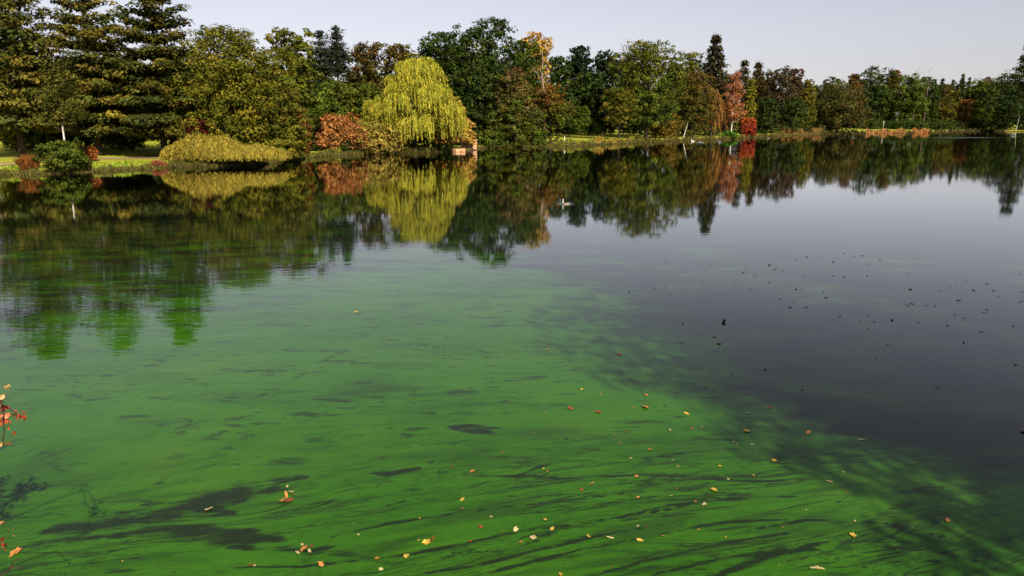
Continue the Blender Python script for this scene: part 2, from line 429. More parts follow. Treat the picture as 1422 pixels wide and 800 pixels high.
# ------------------------------------------------------------------ gravel path on the left lawn
pp = [on_z(-60, 230, .9), on_z(0, 224.5, .9), on_z(60, 220.5, 1.0), on_z(130, 215.5, 1.05), on_z(200, 213.5, 1.1), on_z(270, 213, 1.1), on_z(340, 213, 1.1)]
pp = np.array(pp); tt = np.linspace(0, len(pp) - 1, 70)
pc = np.stack([np.interp(tt, np.arange(len(pp)), pp[:, k]) for k in range(2)], 1)
nr = unit(np.gradient(pc, axis=0)); nr = np.stack([-nr[:, 1], nr[:, 0]], 1)
cols_ = []
for k in np.linspace(-1.1, 1.1, 5):
    q = pc + nr * k; cols_.append(np.concatenate([q, (height(q[:, 0], q[:, 1]) + .05)[:, None]], 1))
PV = np.stack(cols_, 1); i = np.arange(69)[:, None] * 5 + np.arange(4)[None]
p_me = raw_mesh("path", PV.reshape(-1, 3), np.stack([i, i + 1, i + 6, i + 5], -1).reshape(-1, 4), smooth=True)
props(obj("path", p_me, bark_material("gravel", (.26, .17, .10), (.42, .29, .18), 2)), kind="structure")

# ------------------------------------------------------------------ plants
def pal(*cs): return np.array(cs, float)
DKGREEN = pal((.016, .034, .009), (.024, .046, .010), (.036, .056, .012))
GREEN = pal((.026, .052, .009), (.042, .070, .012), (.062, .082, .014))
OLIVE = pal((.045, .055, .010), (.075, .075, .013), (.105, .090, .016))
OAK = pal((.040, .056, .009), (.075, .083, .012), (.125, .110, .016))
YGREEN = pal((.10, .13, .016), (.16, .165, .020), (.21, .18, .026))
WILLOW = pal((.20, .24, .028), (.31, .33, .035), (.44, .40, .055))
GOLD = pal((.34, .21, .04), (.48, .29, .055), (.56, .33, .075))
ORANGE = pal((.22, .080, .022), (.32, .115, .030), (.36, .155, .040))
RUST = pal((.085, .045, .014), (.15, .065, .020), (.21, .095, .026))
RED = pal((.16, .018, .014), (.27, .026, .016), (.36, .06, .02))
DKRED = pal((.05, .010, .010), (.11, .013, .012), (.20, .022, .016))
PLUM = pal((.030, .020, .014), (.048, .030, .018), (.034, .036, .014))
BROWNG = pal((.040, .038, .012), (.070, .055, .016), (.10, .065, .020))
PINE = pal((.022, .036, .010), (.045, .056, .012), (.10, .085, .018))
OCHRE = pal((.16, .12, .022), (.24, .17, .030), (.30, .21, .045))

DKGREEN = DKGREEN * np.array((1.5, 1.3, 0.9))
GREEN = GREEN * np.array((1.75, 1.46, 0.9))
OLIVE = OLIVE * np.array((1.1, 1.08, 0.9))
OAK = OAK * np.array((1.68, 1.54, 0.95))
YGREEN = YGREEN * np.array((1.1, 1.0, 0.8))
BROWNG = BROWNG * np.array((1.3, 1.15, 0.9))
PINE = PINE * np.array((1.6, 1.4, 1.0))
PLUM = PLUM * np.array((1.2, 1.35, 1.0))
RUST = RUST * np.array((1.3, 1.15, 0.9))
ORANGE = ORANGE * np.array((1.2, 1.1, 1.0))
OCHRE = OCHRE * np.array((1.15, 1.05, 0.9))
WILLOW = WILLOW * np.array((1.15, 1.05, 0.9))
def shade(rng, P, n, var=.28):
    """one colour per clump (n,3)"""
    k = rng.random(n) ** 1.2 * (len(P) - 1); i = np.minimum(k.astype(int), len(P) - 2); f = (k - i)[:, None]
    return (P[i] * (1 - f) + P[i + 1] * f) * (1 + var * rng.normal(size=(n, 1))).clip(.5, 1.7)

def scatter(L, rng, cen, rc, ncl, ls, colr, out_c, flat=.65, asp=.62, upw=.5):
    """ncl leaves round each clump centre"""
    idx = np.repeat(np.arange(len(cen)), ncl); n = len(idx)
    g = unit(rng.normal(size=(n, 3)) + np.array([0, 0, .25])); gr = rng.random((n, 1)) ** .28
    P = cen[idx] + g * gr * rc[idx][:, None] * np.array([1, 1, flat])
    Nn = unit(1.0 * g + .45 * unit(P - out_c) + np.array([0, 0, upw * .7]) + rng.normal(size=(n, 3)) * .33)
    T, B = frame(rng, Nn)
    s = ls * (.65 + .7 * rng.random((n, 1)))
    C = colr[idx] * (1 + .22 * rng.normal(size=(n, 1))).clip(.5, 1.6)
    L.add(P, T * s, B * s * asp, C)

def crown_broad(rng, H, R, hb, P, leaves, ls, lobes=11, top=None, peak=.5, cone=0., depth=.85, ls_=1.0):
    """lobed crown from height hb to H, widest at fraction 'peak'; returns leaves and lobe centres"""
    L = Leaves(); Hc = H - hb
    lobes = max(lobes, int(Hc / R * 6))
    lc, lr = [], []
    for i in range(lobes):
        h = (i + .5 + rng.uniform(-.35, .35)) / lobes
        prof = (1 - ((h - peak) / (1.06 - peak)) ** 2) ** .5 if h > peak else (1 - ((peak - h) / (peak + .12)) ** 2) ** .6
        prof = prof * (1 - cone * h)
        r_l = R * rng.uniform(.32, .50) * (.70 + .40 * prof) * ls_
        ang = i * 2.399 + rng.uniform(-.4, .4)
        rr = max(R * prof - r_l * .75, 0) * rng.uniform(.75, 1.05)
        z = min(hb + h * Hc, H - r_l * .8)
        lc.append((math.cos(ang) * rr, math.sin(ang) * rr * depth, max(z, hb + r_l * .35))); lr.append(r_l)
    lc.append((0, 0, hb + Hc * .5)); lr.append(R * .5)
    for q in range(3 + int(Hc / R)):
        f_ = rng.uniform(.3, .95); lc.append((rng.uniform(-.3, .3) * R * (1 - cone * f_), 0, hb + (Hc - R * .5) * f_)); lr.append(R * .46 * (1 - cone * f_))
    lc.append((rng.uniform(-.2, .2) * R, 0, H - R * .36)); lr.append(R * .40 * (1 - cone * .6))
    lc, lr = np.array(lc), np.array(lr)
    ncl = np.maximum((22 * (lr / lr.mean()) ** 2).astype(int), 6)
    which = np.repeat(np.arange(len(lc)), ncl)
    d = unit(rng.normal(size=(len(which), 3)) + np.array([0, 0, .25]))
    cen = lc[which] + d * lr[which][:, None] * rng.uniform(.72, 1.06, (len(which), 1)) * np.array([1, 1, .85])
    keep = cen[:, 2] > hb * .9
    cen, which = cen[keep], which[keep]
    rc = lr[which] * rng.uniform(.20, .42, len(cen))
    colr = shade(rng, P, len(cen))
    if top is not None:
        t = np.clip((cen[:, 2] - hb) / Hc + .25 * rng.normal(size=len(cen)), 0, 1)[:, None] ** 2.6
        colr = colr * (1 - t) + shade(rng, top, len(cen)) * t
    w = rc ** 2; cnt = np.maximum((leaves * w / w.sum()).astype(int), 8)
    scatter(L, rng, cen, rc, cnt, ls, colr, np.array([0, 0, hb + Hc * .4]))
    return L, lc

def crown_pine(rng, H, R, hb, P, leaves, ls, whorls=13, gap=1.0, flat=.30, droop=0.):
    """tiers of flat boughs; returns leaves and the bough lines"""
    L = Leaves(); cen, rc, limbs = [], [], []
    for i in range(whorls):
        h = (i + rng.uniform(-.2, .2)) / (whorls - 1); h = min(max(h, 0), .985)
        z = hb + (H - hb) * h
        reach = R * (1 - h ** 1.6) ** .75 * (.55 + .45 * min(1, (h + .12) * 4)) + .06 * R
        k = rng.integers(6, 9) if h < .85 else 5
        a0 = rng.uniform(0, 6.28)
        for j in range(k):
            an = a0 + j * 6.283 / k + rng.uniform(-.3, .3); ln = reach * rng.uniform(.6, 1.12)
            rise = (.10 + .35 * h) * ln - droop * ln
            e = np.array([math.cos(an) * ln, math.sin(an) * ln, z + rise])
            limbs.append((np.array([0, 0, z - .02 * ln]), e))
            m = max(3, int(ln / (R * .17)))
            for t in np.linspace(.3, 1.0, m):
                q = np.array([0, 0, z]) * (1 - t) + e * t
                cen.append(q + rng.normal(size=3) * np.array([.07, .07, .02]) * R + np.array([0, 0, .03 * R])); rc.append(R * rng.uniform(.10, .26) * (.6 + .5 * (1 - h)) * gap)
    cen, rc = np.array(cen), np.array(rc)
    colr = shade(rng, P, len(cen)); w = rc ** 2; cnt = np.maximum((leaves * w / w.sum()).astype(int), 6)
    scatter(L, rng, cen, rc, cnt, ls, colr, np.array([0, 0, 0.]), flat=flat / .8, asp=.45, upw=.8)
    return L, limbs

def crown_spruce(rng, H, R, hb, P, leaves, ls):
    L = Leaves(); n = leaves
    tiers = max(10, int((H - hb) / (R * .24)))
    t = rng.integers(0, tiers, n); h = 1 - ((t + .5) / tiers) ** .8
    k = 7; an = rng.integers(0, k, n) * 6.283 / k + t * 1.7 + rng.normal(size=n) * .16
    reach = R * (1 - h) * (.75 + .35 * rng.random(tiers)[t] + .12 * rng.normal(size=n)) + .10 * R
    f = rng.random(n) ** .6; r = reach * f
    z = hb + (H - hb) * h - .30 * r * f + rng.normal(size=n) * .06 * R
    Pn = np.stack([np.cos(an) * r, np.sin(an) * r, z], 1) + rng.normal(size=(n, 3)) * .04 * R
    D = unit(np.stack([np.cos(an), np.sin(an), np.full(n, -.35)], 1) + rng.normal(size=(n, 3)) * .45)
    B = unit(np.cross(D, np.array([0, 0, 1.]) + rng.normal(size=(n, 3)) * .4)); s = ls * (.6 + .8 * rng.random((n, 1)))
    C = shade(rng, P, tiers * k)[(t * k + rng.integers(0, k, n)) % (tiers * k)] * (1 + .2 * rng.normal(size=(n, 1))).clip(.5, 1.6)
    L.add(Pn, D * s, B * s * .42, C)
    return L

def strands(L, rng, start, length, P, per, ls, outv, asp=.22, curl=.25):
    """hanging twigs of narrow leaves from every start point"""
    m = len(start); colr = shade(rng, P, m, .22)
    idx = np.repeat(np.arange(m), per); n = len(idx)
    f = np.tile(np.linspace(0, 1, per), m) + rng.normal(size=n) * .02
    ln = length[idx] * f
    sway = outv[idx] * (ln * curl * (1 - .6 * f))[:, None]
    Pn = start[idx] + sway + np.stack([rng.normal(size=n) * .05, rng.normal(size=n) * .05, -ln], 1)
    D = unit(np.array([0, 0, -1.]) + outv[idx] * .3 + rng.normal(size=(n, 3)) * .30)
    W = unit(np.cross(D, unit(outv[idx] + rng.normal(size=(n, 3)) * .7) )); s = ls * (.7 + .6 * rng.random((n, 1)))
    L.add(Pn, D * s, W * s * asp, colr[idx] * (1 + .18 * rng.normal(size=(n, 1))).clip(.5, 1.5))

def crown_willow(rng, H, R, P, ns, per, ls, tiers=7, low=.03):
    L = Leaves(); S, O, Ln = [], [], []
    lc = []
    for i in range(70):
        h = .26 + .70 * (i + .5) / 70; an = i * 2.399 + rng.uniform(-.3, .3)
        rr = R * rng.uniform(.85, 1.12) * float(np.interp(h, [.3, .45, .6, .75, .9, 1], [.98, .95, .74, .52, .36, .1])) * rng.uniform(.55, 1.0)
        lc.append((math.cos(an) * rr + R * .05, math.sin(an) * rr * .8, H * h, R * rng.uniform(.10, .30)))
    lc.append((0, 0, H * .93, R * .25))
    lc = np.array(lc); each = ns // len(lc)
    for x, y, z, r in lc:
        d = unit(rng.normal(size=(each, 3)) + np.array([0, 0, .9])); d[:, 2] = np.abs(d[:, 2])
        s = np.array([x, y, z]) + d * r * np.array([1, 1, .6]); S.append(s)
        o = unit(np.stack([s[:, 0], s[:, 1] * 1.2, np.zeros(each)], 1) + .3 * rng.normal(size=(each, 3)) * np.array([1, 1, 0])); O.append(o)
        Ln.append(np.minimum(rng.uniform(.04, .20, each) * H * (1.45 - .7 * z / H), s[:, 2] - (low + .16 * abs(x) / R) * H).clip(.3))
    strands(L, rng, np.concatenate(S), np.concatenate(Ln), P, per, ls, np.concatenate(O), .24, .3)
    return L, lc[:, :3]

def ashore(px, D, margin=.7):
    """first distance at or beyond D where the ground under this bearing is dry"""
    d0 = D
    while float(sdf(np.array([at_dist(px, 190, D)[0]]), np.array([D]))[0]) < margin: D += .25
    return D

def tree(name, label, cat, px, D, top, hw, bot, kind, P, leaves, ls, seed, group=None, bark=None, base=None, topc=None, lobes=11, peak=.5, cone=0., lean=0., depth=.85, **kw):
    """px/top/hw/bot are read off the photo (pixels) for a plant standing D metres away"""
    rng = np.random.default_rng(seed)
    D = ashore(px, D, depth * hw * .35 * D / 1045 if kind in ('mound',) else .7)
    c = at_dist(px, top, D); sc = D / ray(px, top)[1]
    x, y = c[0], D; z0 = gz(x, y) - .05
    if D > 230 and kind == 'broad': hw *= 1.2
    H = c[2] - z0; R = hw * sc; hb = max(at_dist(px, bot, D)[2] - z0, .15)
    root = empty(name, (x, y, z0)); props(root, label, cat, group)
    Tb = Tubes(); tr = max(.018 * H, .05)
    mat = M_LEAF
    if kind == 'broad':
        L, lc = crown_broad(rng, H, R, hb, P, int(leaves * 1.25), ls * .9, lobes, topc, peak, cone, depth, kw.get('relief', 1.0))
        tip = np.array([lean * H, 0, H * .8]); Tb.tube(bent(rng, (0, 0, 0), tip, 8, .05), np.linspace(tr * 1.25, tr * .3, 8), 8)
        for q in lc[::1]:
            s = tip * min(max((q[2] - R * .5) / (H * .8), .15), .9); Tb.tube(bent(rng, s, q, 5, .1, .08), np.linspace(tr * .5, tr * .12, 5), 5)
    elif kind == 'pine':
        L, limbs = crown_pine(rng, H, R, hb, P, leaves, ls, **kw); mat = M_NEEDLE
        Tb.tube(bent(rng, (0, 0, 0), (0, 0, H * .97), 9, .02), np.linspace(tr * 1.1, tr * .12, 9), 8)
        for s, e in limbs: Tb.tube(bent(rng, s, e, 4, .05), np.linspace(tr * .22, tr * .06, 4), 4)
    elif kind == 'spruce':
        L = crown_spruce(rng, H, R, hb, P, leaves, ls); mat = M_NEEDLE
        Tb.tube([(0, 0, 0), (0, 0, H * .5), (0, 0, H * .98)], [tr, tr * .6, tr * .08], 7)
    elif kind == 'willow':
        L, lc = crown_willow(rng, H, R, P, kw.get('ns', 1500), kw.get('per', 14), ls)
        Tb.tube(bent(rng, (0, 0, 0), (0, 0, H * .55), 6, .05), np.linspace(tr * 1.6, tr * .7, 6), 9)
        for q in lc: Tb.tube(bent(rng, (0, 0, H * rng.uniform(.2, .5)), q, 6, .08, .12), np.linspace(tr * .5, tr * .07, 6), 5)
    elif kind == 'mound':
        L = Leaves(); ns = kw.get('ns', 1500)
        an = rng.uniform(0, 6.283, ns); f = rng.random(ns) ** .55
        sx = np.cos(an) * f * R; sy = np.sin(an) * f * R * depth
        tilt = kw.get('tilt', 0.)
        if tilt < 0: sx = rng.uniform(-1, 1, ns) * R; sy = rng.uniform(-1, 1, ns) * R * depth; an = np.arctan2(sy, sx * .25)
        prof_ = np.interp(sx / R, [-1, -.78, -.36, 0, .3, .9, 1], [.5, .82, 1, .84, .66, .52, .36]) if tilt < 0 else (1 - f ** 3.2 * .6)
        hz = H * prof_ * (1 - .35 * (sy / (R * depth)) ** 2) * (.92 + .10 * np.sin(sx * 1.7 + 1) * np.sin(sy * 1.3 + 2)) * rng.uniform(.74, 1.06, ns)
        S = np.stack([sx, sy, hz], 1); O = unit(np.stack([np.cos(an), np.sin(an), np.zeros(ns)], 1))
        strands(L, rng, S, np.minimum(rng.uniform(.25, .6, ns) * H, (hz - rng.uniform(.45, .8, ns)).clip(.2)), P, kw.get('per', 10), ls, O, .30, .45)
        for k in range(10):
            q = S[rng.integers(0, ns)]; Tb.tube(bent(rng, (0, 0, 0), q * np.array([.8, .8, .9]), 5, .1, .15), np.linspace(tr, tr * .25, 5), 5)
    elif kind == 'sparse':
        L = Leaves(); cen = []; Lb = Tubes()
        Tb.tube(bent(rng, (0, 0, 0), (lean * H, 0, H * .97), 10, .012), np.linspace(tr * .62, tr * .08, 10), 7)
        for k in range(kw.get('limbs', 26)):
            h = rng.uniform(hb / H * .8, .93); an = rng.uniform(0, 6.283)
            ln = R * (1.05 - .75 * max(h - .35, 0) / .65) * rng.uniform(.5, 1.05)
            s = np.array([lean * H * h, 0, H * h]); e = s + np.array([math.cos(an) * ln, math.sin(an) * ln, ln * rng.uniform(.3, 1.0)])
            pth = bent(rng, s, e, 6, .12); Lb.tube(pth, np.linspace(tr * .16, tr * .04, 6), 5)
            for t in np.linspace(.35, 1, 6): cen.append(pth[int(t * 5)] + rng.normal(size=3) * .05 * R + np.array([0, 0, -.03 * R]))
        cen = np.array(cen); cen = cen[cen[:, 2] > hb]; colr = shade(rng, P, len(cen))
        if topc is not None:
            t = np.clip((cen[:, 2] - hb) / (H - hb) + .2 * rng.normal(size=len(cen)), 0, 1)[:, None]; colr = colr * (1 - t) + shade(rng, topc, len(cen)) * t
        scatter(L, rng, cen, np.full(len(cen), R * .20), np.full(len(cen), max(leaves // len(cen), 6)), ls, colr, np.array([0, 0, H * .4]), flat=.9, asp=.5, upw=.1)
    if kind == 'sparse': obj("branches", Lb.mesh("branches"), kw.get('limb_bark', M_BARK), root)
    obj("crown", L.mesh("crown"), mat, root)
    obj("trunk" if H > 3 else "stems", Tb.mesh("trunk"), bark or M_BARK, root)
    return root

def bare_tree(name, label, px, D, top, hw, seed, bark=M_DEAD, lean=0., start=.35, nb=16, thick=.02, wob=.05):
    rng = np.random.default_rng(seed); D = ashore(px, D); c = at_dist(px, top, D); sc = D / ray(px, top)[1]
    z0 = gz(c[0], D) - .05; H = c[2] - z0; R = hw * sc
    root = empty(name, (c[0], D, z0)); props(root, label, "tree")
    T = Tubes(); B = Tubes(); tr = thick * H
    tp = bent(rng, (0, 0, 0), (lean * H, 0, H), 11, wob); T.tube(tp, np.linspace(tr, tr * .12, 11), 8)
    for k in range(nb):
        h = rng.uniform(start, .97); s = np.array([np.interp(h, np.linspace(0, 1, 11), tp[:, i]) for i in range(3)])
        an = rng.uniform(0, 6.283); ln = R * rng.uniform(.5, 1.2) * (1.1 - .6 * h)
        pth = bent(rng, s, s + np.array([math.cos(an) * ln, math.sin(an) * ln * .7, ln * rng.uniform(.5, 1.4)]), 6, .25)
        B.tube(pth, np.linspace(tr * .30 * (1.2 - h), tr * .04, 6), 5)
        for _ in range(4):
            j = rng.integers(2, 6); d = rng.normal(size=3) * np.array([1, .7, .4]) + np.array([0, 0, .7])
            B.tube(bent(rng, pth[j], pth[j] + unit(d) * ln * .4, 4, .2), np.linspace(tr * .07, tr * .02, 4), 4)
    obj("trunk", T.mesh("trunk"), bark, root); obj("branches", B.mesh("branches"), bark, root)
    return root

# --- far left shore: pines, young birch, shrubs ------------------------------------------------
tree("white_pine", "tall dark pine rising behind the path at the open end of the left lawn", "tree", -8, 82, -62, 84, 175, 'pine', PINE, 26000, .25, 11, whorls=14, gap=1.35)
tree("white_pine", "tall tiered pine with wide gaps between flat boughs, behind the young birch", "tree", 104, 88, -62, 70, 185, 'pine', PINE, 26000, .25, 12, whorls=14, gap=1.25)
tree("white_pine", "dense dark pine on the lawn beside the big oak", "tree", 202, 88, -52, 62, 190, 'pine', PINE * .72, 30000, .25, 13, whorls=14, gap=1.5)
tree("young_birch", "young birch with thin white trunk and airy olive leaves at the water's edge", "tree", 74, 71, 78, 42, 172, 'sparse', OLIVE, 5200, .13, 14, bark=M_BIRCH, limbs=46)
tree("waterside_shrub", "round dark green shrub overhanging the water below the white birch trunk", "shrub", 80, 69, 196, 31, 238, 'broad', GREEN, 6000, .13, 15, lobes=14, peak=.35)
tree("waterside_shrub", "low brown and green shrub at the water beside the round dark shrub", "shrub", 113, 69.5, 217, 14, 239, 'broad', BROWNG, 2200, .12, 16, lobes=8, peak=.4)
tree("lawn_shrub", "small bright orange shrub alone beside the path on the left lawn", "shrub", 126, 80, 203, 8, 222, 'broad', ORANGE, 900, .12, 17, lobes=6, peak=.4)
UND = [(20, 98, 120, 40), (66, 100, 140, 34), (112, 99, 132, 36), (150, 101, 140, 34), (178, 98, 150, 26), (232, 100, 120, 40), (16, 92, 158, 26), (52, 93, 170, 22)]
for k, (x, D, tp, hw) in enumerate(UND):
    tree("understory_shrub", "dense evergreen shrub filling the shade behind the left lawn", "shrub", x, D, tp, hw, 206, 'broad', GREEN if k % 3 else OAK, 4200, .20, 30 + k, group="evergreen shrubs behind the left lawn", lobes=12, peak=.4)
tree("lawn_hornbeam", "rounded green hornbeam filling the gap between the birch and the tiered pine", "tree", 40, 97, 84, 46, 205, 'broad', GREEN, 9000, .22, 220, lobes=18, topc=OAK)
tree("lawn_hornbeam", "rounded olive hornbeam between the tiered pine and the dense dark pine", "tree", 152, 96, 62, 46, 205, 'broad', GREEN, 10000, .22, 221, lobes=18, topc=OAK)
tree("lawn_hornbeam", "dark green hornbeam between the dense dark pine and the spreading oak", "tree", 240, 99, 66, 42, 205, 'broad', GREEN, 9000, .22, 222, lobes=16)
tree("spreading_oak", "big spreading oak with olive yellow leaf clumps above the weeping mound", "tree", 312, 89, 38, 98, 212, 'broad', OAK, 42000, .16, 18, lobes=42, peak=.36, relief=.62)
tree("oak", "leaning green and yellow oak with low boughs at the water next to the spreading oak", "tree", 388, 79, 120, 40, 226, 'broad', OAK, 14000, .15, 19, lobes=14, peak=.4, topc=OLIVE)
tree("autumn_shrub", "orange brown shrub hanging over the water at the end of the weeping mound", "shrub", 418, 80, 150, 13, 226, 'broad', RUST, 2200, .14, 20, lobes=9, peak=.55)
tree("japanese_maple", "small dark red maple in the shade just above the weeping mound", "tree", 272, 84.5, 164, 19, 206, 'broad', DKRED * .75, 3200, .14, 21, lobes=9, peak=.5, topc=DKRED)
tree("weeping_mound_shrub", "wide weeping mound of yellow green strands spilling over the bank", "shrub", 312, 73.4, 182, 84, 231, 'mound', pal((.18, .16, .022), (.29, .235, .03), (.38, .28, .05)), 0, .15, 22, ns=3600, per=9, tilt=-.30, depth=.28)
tree("lime_tree", "green tree with pale sunlit top behind the spreading oak", "tree", 400, 104, 40, 48, 190, 'broad', GREEN, 10000, .26, 23, lobes=14, topc=OAK)
tree("scots_pine", "slim scots pine with open crown between lime tree and rusty beech", "tree", 443, 126, 46, 20, 110, 'pine', pal((.018, .026, .014), (.026, .034, .014)), 3600, .24, 24, bark=M_PINEBARK, whorls=9, flat=.6, gap=1.9)
tree("scots_pine", "tallest slim scots pine with a ragged narrow tip beside the rusty beech", "tree", 466, 128, 40, 21, 100, 'pine', pal((.018, .026, .014), (.026, .034, .014)), 3400, .24, 25, bark=M_PINEBARK, whorls=9, flat=.6, gap=1.9)
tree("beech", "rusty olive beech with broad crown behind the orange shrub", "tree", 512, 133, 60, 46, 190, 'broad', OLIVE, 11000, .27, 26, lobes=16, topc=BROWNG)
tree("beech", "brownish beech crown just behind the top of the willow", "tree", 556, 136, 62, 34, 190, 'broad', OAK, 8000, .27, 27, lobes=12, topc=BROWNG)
tree("hornbeam", "dark green hornbeam standing over the orange shrub", "tree", 455, 122, 112, 46, 196, 'broad', GREEN, 9000, .24, 28, lobes=14)
tree("hornbeam", "low dark hornbeam between the orange shrub and the willow", "tree", 512, 124, 118, 34, 196, 'broad', GREEN, 6000, .24, 29, lobes=12)
# --- middle spit with the willow ----------------------------------------------------------------
tree("autumn_shrub", "broad copper orange shrub on the bank left of the willow", "shrub", 466, 108.5, 160, 50, 216, 'broad', pal((.27, .12, .036), (.38, .17, .05), (.44, .22, .07)), 9500, .16, 40, lobes=22, peak=.3, depth=.6, relief=.8, topc=pal((.32, .12, .035), (.40, .15, .045)))
tree("evergreen_shrub", "small dark green spiky shrub at the water under the copper shrub", "shrub", 476, 107.5, 194, 13, 213, 'broad', DKGREEN, 1500, .16, 41, lobes=7, peak=.35)
tree("autumn_shrub", "ochre yellow weeping shrub at the willow's foot, touching the water", "shrub", 524, 109.5, 170, 46, 213, 'broad', pal((.22, .14, .035), (.32, .23, .045), (.26, .25, .04)), 7000, .17, 42, lobes=22, peak=.3, depth=.6, relief=.75, topc=pal((.22, .21, .035), (.32, .28, .05)))
tree("weeping_willow", "large golden green weeping willow with hanging curtains at the waterside", "tree", 574, 113, 83, 70, 210, 'willow', WILLOW, 0, .19, 43, ns=5200, per=12)
tree("golden_tree", "loose olive gold tree leaning out beside the willow", "tree", 621, 117, 134, 30, 196, 'broad', pal((.26, .21, .035), (.38, .29, .045), (.44, .29, .07)), 6500, .17, 44, lobes=14, peak=.45)
tree("golden_shrub", "bright golden shrub above the tan stone pier", "shrub", 644, 116.5, 163, 15, 198, 'broad', GOLD, 2600, .15, 45, lobes=9, peak=.5)
tree("golden_shrub", "low row of orange gold plants beneath the olive gold tree", "shrub", 618, 115, 186, 22, 199, 'broad', GOLD, 2200, .14, 46, lobes=9, peak=.4, topc=ORANGE)
tree("golden_shrub", "small tawny plant growing against the top of the stone pier", "shrub", 654, 118, 184, 9, 200, 'broad', GOLD, 1100, .14, 223, lobes=7, peak=.4)
tree("bank_shrub", "small dark green bush on the bank between willow and stone pier", "shrub", 615, 114, 197, 20, 210, 'broad', DKGREEN, 1800, .15, 47, lobes=8, peak=.4)
# --- big dark trees behind the spit ------------------------------------------------------------
tree("dark_oak", "huge dark green oak, tallest crown behind the willow", "tree", 672, 142, 28, 74, 195, 'broad', DKGREEN, 22000, .30, 50, lobes=38, peak=.45, relief=.62)
tree("dark_oak", "dark green oak shoulder joining the tallest oak behind the willow's top", "tree", 612, 146, 46, 46, 190, 'broad', DKGREEN, 11000, .32, 51, lobes=14)
tree("dark_oak", "deep green oak in front of the golden crowned tree", "tree", 728, 145, 58, 34, 190, 'broad', GREEN, 9000, .30, 52, lobes=13)
tree("golden_tree", "tall tree with golden yellow crown showing past the deep green oak", "tree", 742, 156, 46, 28, 130, 'broad', GOLD, 7000, .26, 53, lobes=10)
bare_tree("dead_tree", "pale dead forked trunk with bare limbs beside the golden crown", 757, 140.5, 74, 26, 54, nb=7, start=.6, thick=.026, wob=.16)
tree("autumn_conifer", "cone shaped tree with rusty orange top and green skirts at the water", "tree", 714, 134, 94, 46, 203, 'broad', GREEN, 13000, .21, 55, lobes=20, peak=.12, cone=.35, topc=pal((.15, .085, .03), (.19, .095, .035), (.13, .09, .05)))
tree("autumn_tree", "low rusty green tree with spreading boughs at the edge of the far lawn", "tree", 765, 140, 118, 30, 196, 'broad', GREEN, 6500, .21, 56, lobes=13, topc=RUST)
tree("bank_shrub", "bright green bush at the water where the far lawn begins", "shrub", 748, 134.5, 182, 14, 203, 'broad', pal((.05, .10, .012), (.07, .13, .016)), 1600, .16, 57, lobes=8, peak=.35)
tree("bank_shrub", "dark green shrub low at the water beside the stone pier's far side", "shrub", 682, 132, 182, 22, 204, 'broad', GREEN, 2400, .17, 58, lobes=8, peak=.35)
# --- far lawn ------------------------------------------------------------------------------------
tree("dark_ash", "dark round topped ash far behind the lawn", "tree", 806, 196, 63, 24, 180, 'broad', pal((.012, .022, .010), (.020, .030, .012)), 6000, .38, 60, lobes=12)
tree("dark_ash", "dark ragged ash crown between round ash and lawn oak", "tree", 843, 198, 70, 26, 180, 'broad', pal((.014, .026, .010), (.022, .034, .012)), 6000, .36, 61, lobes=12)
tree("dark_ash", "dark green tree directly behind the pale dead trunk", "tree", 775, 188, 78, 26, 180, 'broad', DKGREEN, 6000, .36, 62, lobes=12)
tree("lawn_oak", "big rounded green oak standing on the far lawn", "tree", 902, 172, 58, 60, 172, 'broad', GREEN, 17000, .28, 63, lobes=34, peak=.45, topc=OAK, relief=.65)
tree("lawn_lime", "smaller yellow green lime with dark trunk on the far lawn", "tree", 862, 163, 122, 27, 174, 'broad', YGREEN * .62, 5000, .22, 64, lobes=12)
tree("lawn_lime", "shaded small lime deep under the ash trees on the far lawn", "tree", 808, 168, 148, 16, 184, 'broad', GREEN, 2400, .22, 65, lobes=9)
tree("autumn_shrub", "olive ochre shrub leaning over the water beside the lawn oak", "shrub", 924, 180, 160, 25, 193, 'broad', OCHRE * .55, 4200, .21, 66, lobes=12, peak=.45)
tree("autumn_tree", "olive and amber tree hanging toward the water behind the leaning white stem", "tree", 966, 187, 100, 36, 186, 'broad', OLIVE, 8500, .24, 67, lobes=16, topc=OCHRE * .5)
bare_tree("birch_snag", "short leaning white birch stem at the water by the ochre shrub", 950, 182, 168, 5, 68, bark=M_BIRCH, lean=.25, nb=2, start=.7, thick=.035)
tree("green_maple", "green tree with yellow tip next to the tall dark spruce", "tree", 962, 212, 74, 30, 180, 'broad', GREEN, 7000, .32, 69, lobes=13, topc=OAK)
tree("spruce", "tall dark plum brown spruce standing over the orange trees", "tree", 995, 206, 45, 36, 175, 'spruce', PLUM, 7500, .50, 70)
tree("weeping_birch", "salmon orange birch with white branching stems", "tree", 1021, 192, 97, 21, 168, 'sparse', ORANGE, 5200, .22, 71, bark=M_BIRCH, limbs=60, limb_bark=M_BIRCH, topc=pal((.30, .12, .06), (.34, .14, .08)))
tree("swamp_cypress", "ragged rust orange tree with drooping boughs touching the water", "tree", 991, 188.5, 122, 20, 190, 'willow', pal((.24, .10, .03), (.30, .15, .035), (.22, .14, .03)), 0, .26, 72, ns=620, per=9)
tree("red_shrub", "vivid crimson round shrub at the water's edge", "shrub", 1040, 193, 164, 14, 191, 'broad', RED, 3200, .20, 73, lobes=11, peak=.4, topc=pal((.42, .07, .02), (.46, .14, .03)))
tree("bank_shrub", "low bright green bush between orange cypress and crimson shrub", "shrub", 1014, 189.5, 184, 12, 193, 'broad', pal((.05, .16, .012), (.08, .20, .016)), 1200, .18, 74, lobes=7, peak=.35)
tree("yellow_tree", "slim yellow green tree peeking out behind the salmon birch", "tree", 1044, 204, 110, 9, 180, 'broad', YGREEN, 1800, .24, 75, lobes=9)
